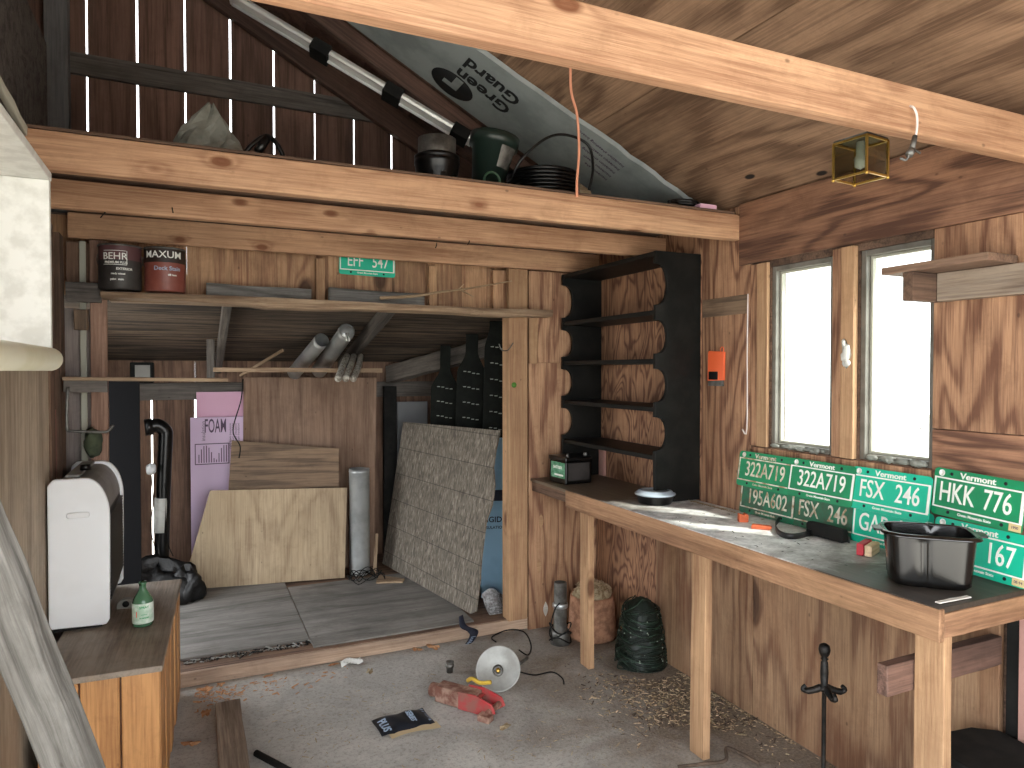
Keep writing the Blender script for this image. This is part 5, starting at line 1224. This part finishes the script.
# rusty red jack
j0, j1 = at(438, 690, Z=.04), at(495, 706, Z=.04)
t = thing('trailer_jack', 'rusty red steel jack with a yellow lever lying on the floor', 'jack', matrix=frame((j0.x, j0.y, .042), (j1.x, j1.y, .042)) @ Matrix.Scale(1.18, 4))
L = (j1-j0).length; h2 = L/2
MB().prism([(-h2+.03, -.032), (h2*.35, -.034), (h2*.35, .034), (-h2+.03, .03)], -.033, .03, 'z').build('rusty_body', 'rust', t, .005)
MB().tube([(-h2-.005, .0, -.004), (-h2+.035, .0, -.002)], .027, 12).build('rusty_nut', 'rust', t)
for s_ in (-1, 1): MB().prism([(-.01, -.032), (h2-.03, -.030), (h2, -.010), (h2-.015, .02), (h2*.4, .038), (-.01, .034)], s_*.036-.003, s_*.036+.003, 'y').build('red_cheek', 'redpaint', t, .002)
MB().box((.02, -.033, .012), (h2*.45, .033, .018)).build('red_top', 'redpaint', t, .002)
MB().tube([(h2-.025, -.05, -.008), (h2-.025, .05, -.008)], .012, 10).box((h2-.055, -.075, -.034), (h2-.005, -.04, -.01)).build('axle', 'rust', t, .002)
MB().tube(bez([(-.03, .06, .035), (0, .045, .055), (.04, .04, .05), (.085, .045, .06)]), .008, 8).build('lever', 'yellow', t)
p = at(451, 674, Z=0)
t = thing('hose_fitting', 'grey metal threaded fitting standing behind the red jack', 'fitting', (p.x, p.y+.02, .001)); MB().lathe([(0, 0), (.016, 0), (.017, .025), (.022, .03), (.022, .04), (.018, .043), (.021, .048), (.021, .055), (.013, .056), (.012, .04), (0, .04)], 18).build('body', 'dull', t)
# strap over the sill
st_ = [at(461, 616, Y=3.69), at(463, 626, Y=3.632), at(471, 630, Y=3.62), at(474, 634, Y=3.60), at(469, 643, Y=3.58), at(461, 649, Y=3.56)]
pth = bez(st_, 5); vs = []; fs = []
for i, q in enumerate(pth): w_ = .012+.014*min(1, i/12); vs += [q+Vector((-w_, 0, -.004)), q+Vector((w_, 0, .004))]
for i in range(len(pth)-1): fs.append((2*i, 2*i+1, 2*i+3, 2*i+2))
o = MB().add(vs, fs, 0, True).build('nylon_strap', 'navy'); sm_ = o.modifiers.new('solid', 'SOLIDIFY'); sm_.thickness = .004; tag(o, 'dark navy strap with pale print hanging over the floor sill', 'strap')
pr = MB()
for i in range(17, 25):
    q = pth[i]; pr.tube([q+Vector((-.012, -.006, .004)), q+Vector((.006+.004*(i % 3), -.006, .006))], .0018, 5)
pr.build('print', 'ltblue', o)
# leaves, paper
def leafmesh(seed, s):
    rnd = random.Random(seed); mb = MB(); pts = []
    for k in range(14):
        a = 2*PI*k/14; r_ = s*(.55+.45*abs(math.cos(2.5*a)))*rnd.uniform(.8, 1.1); pts.append((r_*math.cos(a)*1.3, r_*math.sin(a)*.8, s*.35*rnd.random()))
    return mb.add([(0, 0, s*.3)]+pts, [(0, k+1, (k+1) % 14+1) for k in range(14)])
spots = [(205, 690, .04, 'curled brown leaf near the cabinet foot'), (220, 676, .03, None), (428, 642, .045, None), (333, 663, .03, None), (370, 672, .03, None), (415, 648, .04, None), (268, 676, .028, None), (206, 714, .035, None), (190, 745, .04, None), (505, 728, .035, None)]
lbs = ['curled leaf by the low sill just right of the cabinet', 'dry brown leaf lying close under the low sill plank', 'large tan leaf against the sill left of the strap', 'small leaf on the concrete beside the white paper scrap', 'pale leaf scrap right of the white paper scrap', 'tan leaf fragment left of the large tan leaf', 'flat brown leaf under the sill left of the paper', 'round rust coloured leaf beside the timber post end', 'pale orange leaf by the cabinet at the frame bottom', 'grey leaf scrap lying below the red jack']
for k, ((px, py, s, _), lb_) in enumerate(zip(spots, lbs)):
    q = at(px, py, Z=0); o = leafmesh(k+3, s*.9).build('dry_leaf', 'leaf' if k not in (4, 9) else 'litter', None, 0, (q.x, min(q.y, 3.60), .001)); o.rotation_euler = (0, 0, k*1.1); tag(o, lb_, 'leaf', 'dry leaves on the concrete')
q = at(351, 664, Z=0)
tag(MB().grid(lambda u, v: ((u-.5)*.11, (v-.5)*.07, .004+.018*abs(math.sin(u*4+v*3))), 8, 6, smooth=False).build('paper_scrap', 'paper', None, 0, (q.x, min(q.y, 3.58), 0)), 'crumpled white paper scrap in front of the sill', 'paper')
q = at(705, 760, Z=0)
tag(MB().tube(bez([(-.14, .05, .012), (-.06, .0, .03), (.02, -.03, .04), (.07, .02, .05), (.12, .0, .03), (.16, -.06, .01)]), .007, 7).build('dead_twig', 'darktwig', None, 0, (q.x+.0, q.y-.06, 0)), 'dark dead twig on the floor at the foot of the middle bench leg', 'twig')

# ------------------------------------------------------------------ light
sd = bpy.data.lights.new('sun', 'SUN'); sd.energy = 3.0; sd.angle = R(2.5); sd.color = (1, .96, .9)
so_ = bpy.data.objects.new('sun', sd); COL.objects.link(so_); so_.location = (6, -6, 9); so_.rotation_euler = Vector((-.3, .4, -.6)).to_track_quat('-Z', 'Y').to_euler()
w = bpy.data.worlds.new('sky'); sc.world = w; w.use_nodes = True
bg_ = w.node_tree.nodes['Background']; bg_.inputs[0].default_value = (.93, .97, 1, 1); bg_.inputs[1].default_value = 2.6
vs_ = sc.view_settings
sc.display_settings.display_device = 'sRGB'; vs_.view_transform = 'Standard'; vs_.look = 'None'; vs_.gamma = 1; vs_.use_curve_mapping = False; vs_.exposure = 1.38
sc.cycles.use_denoising = True
sc.cycles.max_bounces = 10; sc.cycles.diffuse_bounces = 6; sc.cycles.transparent_max_bounces = 12
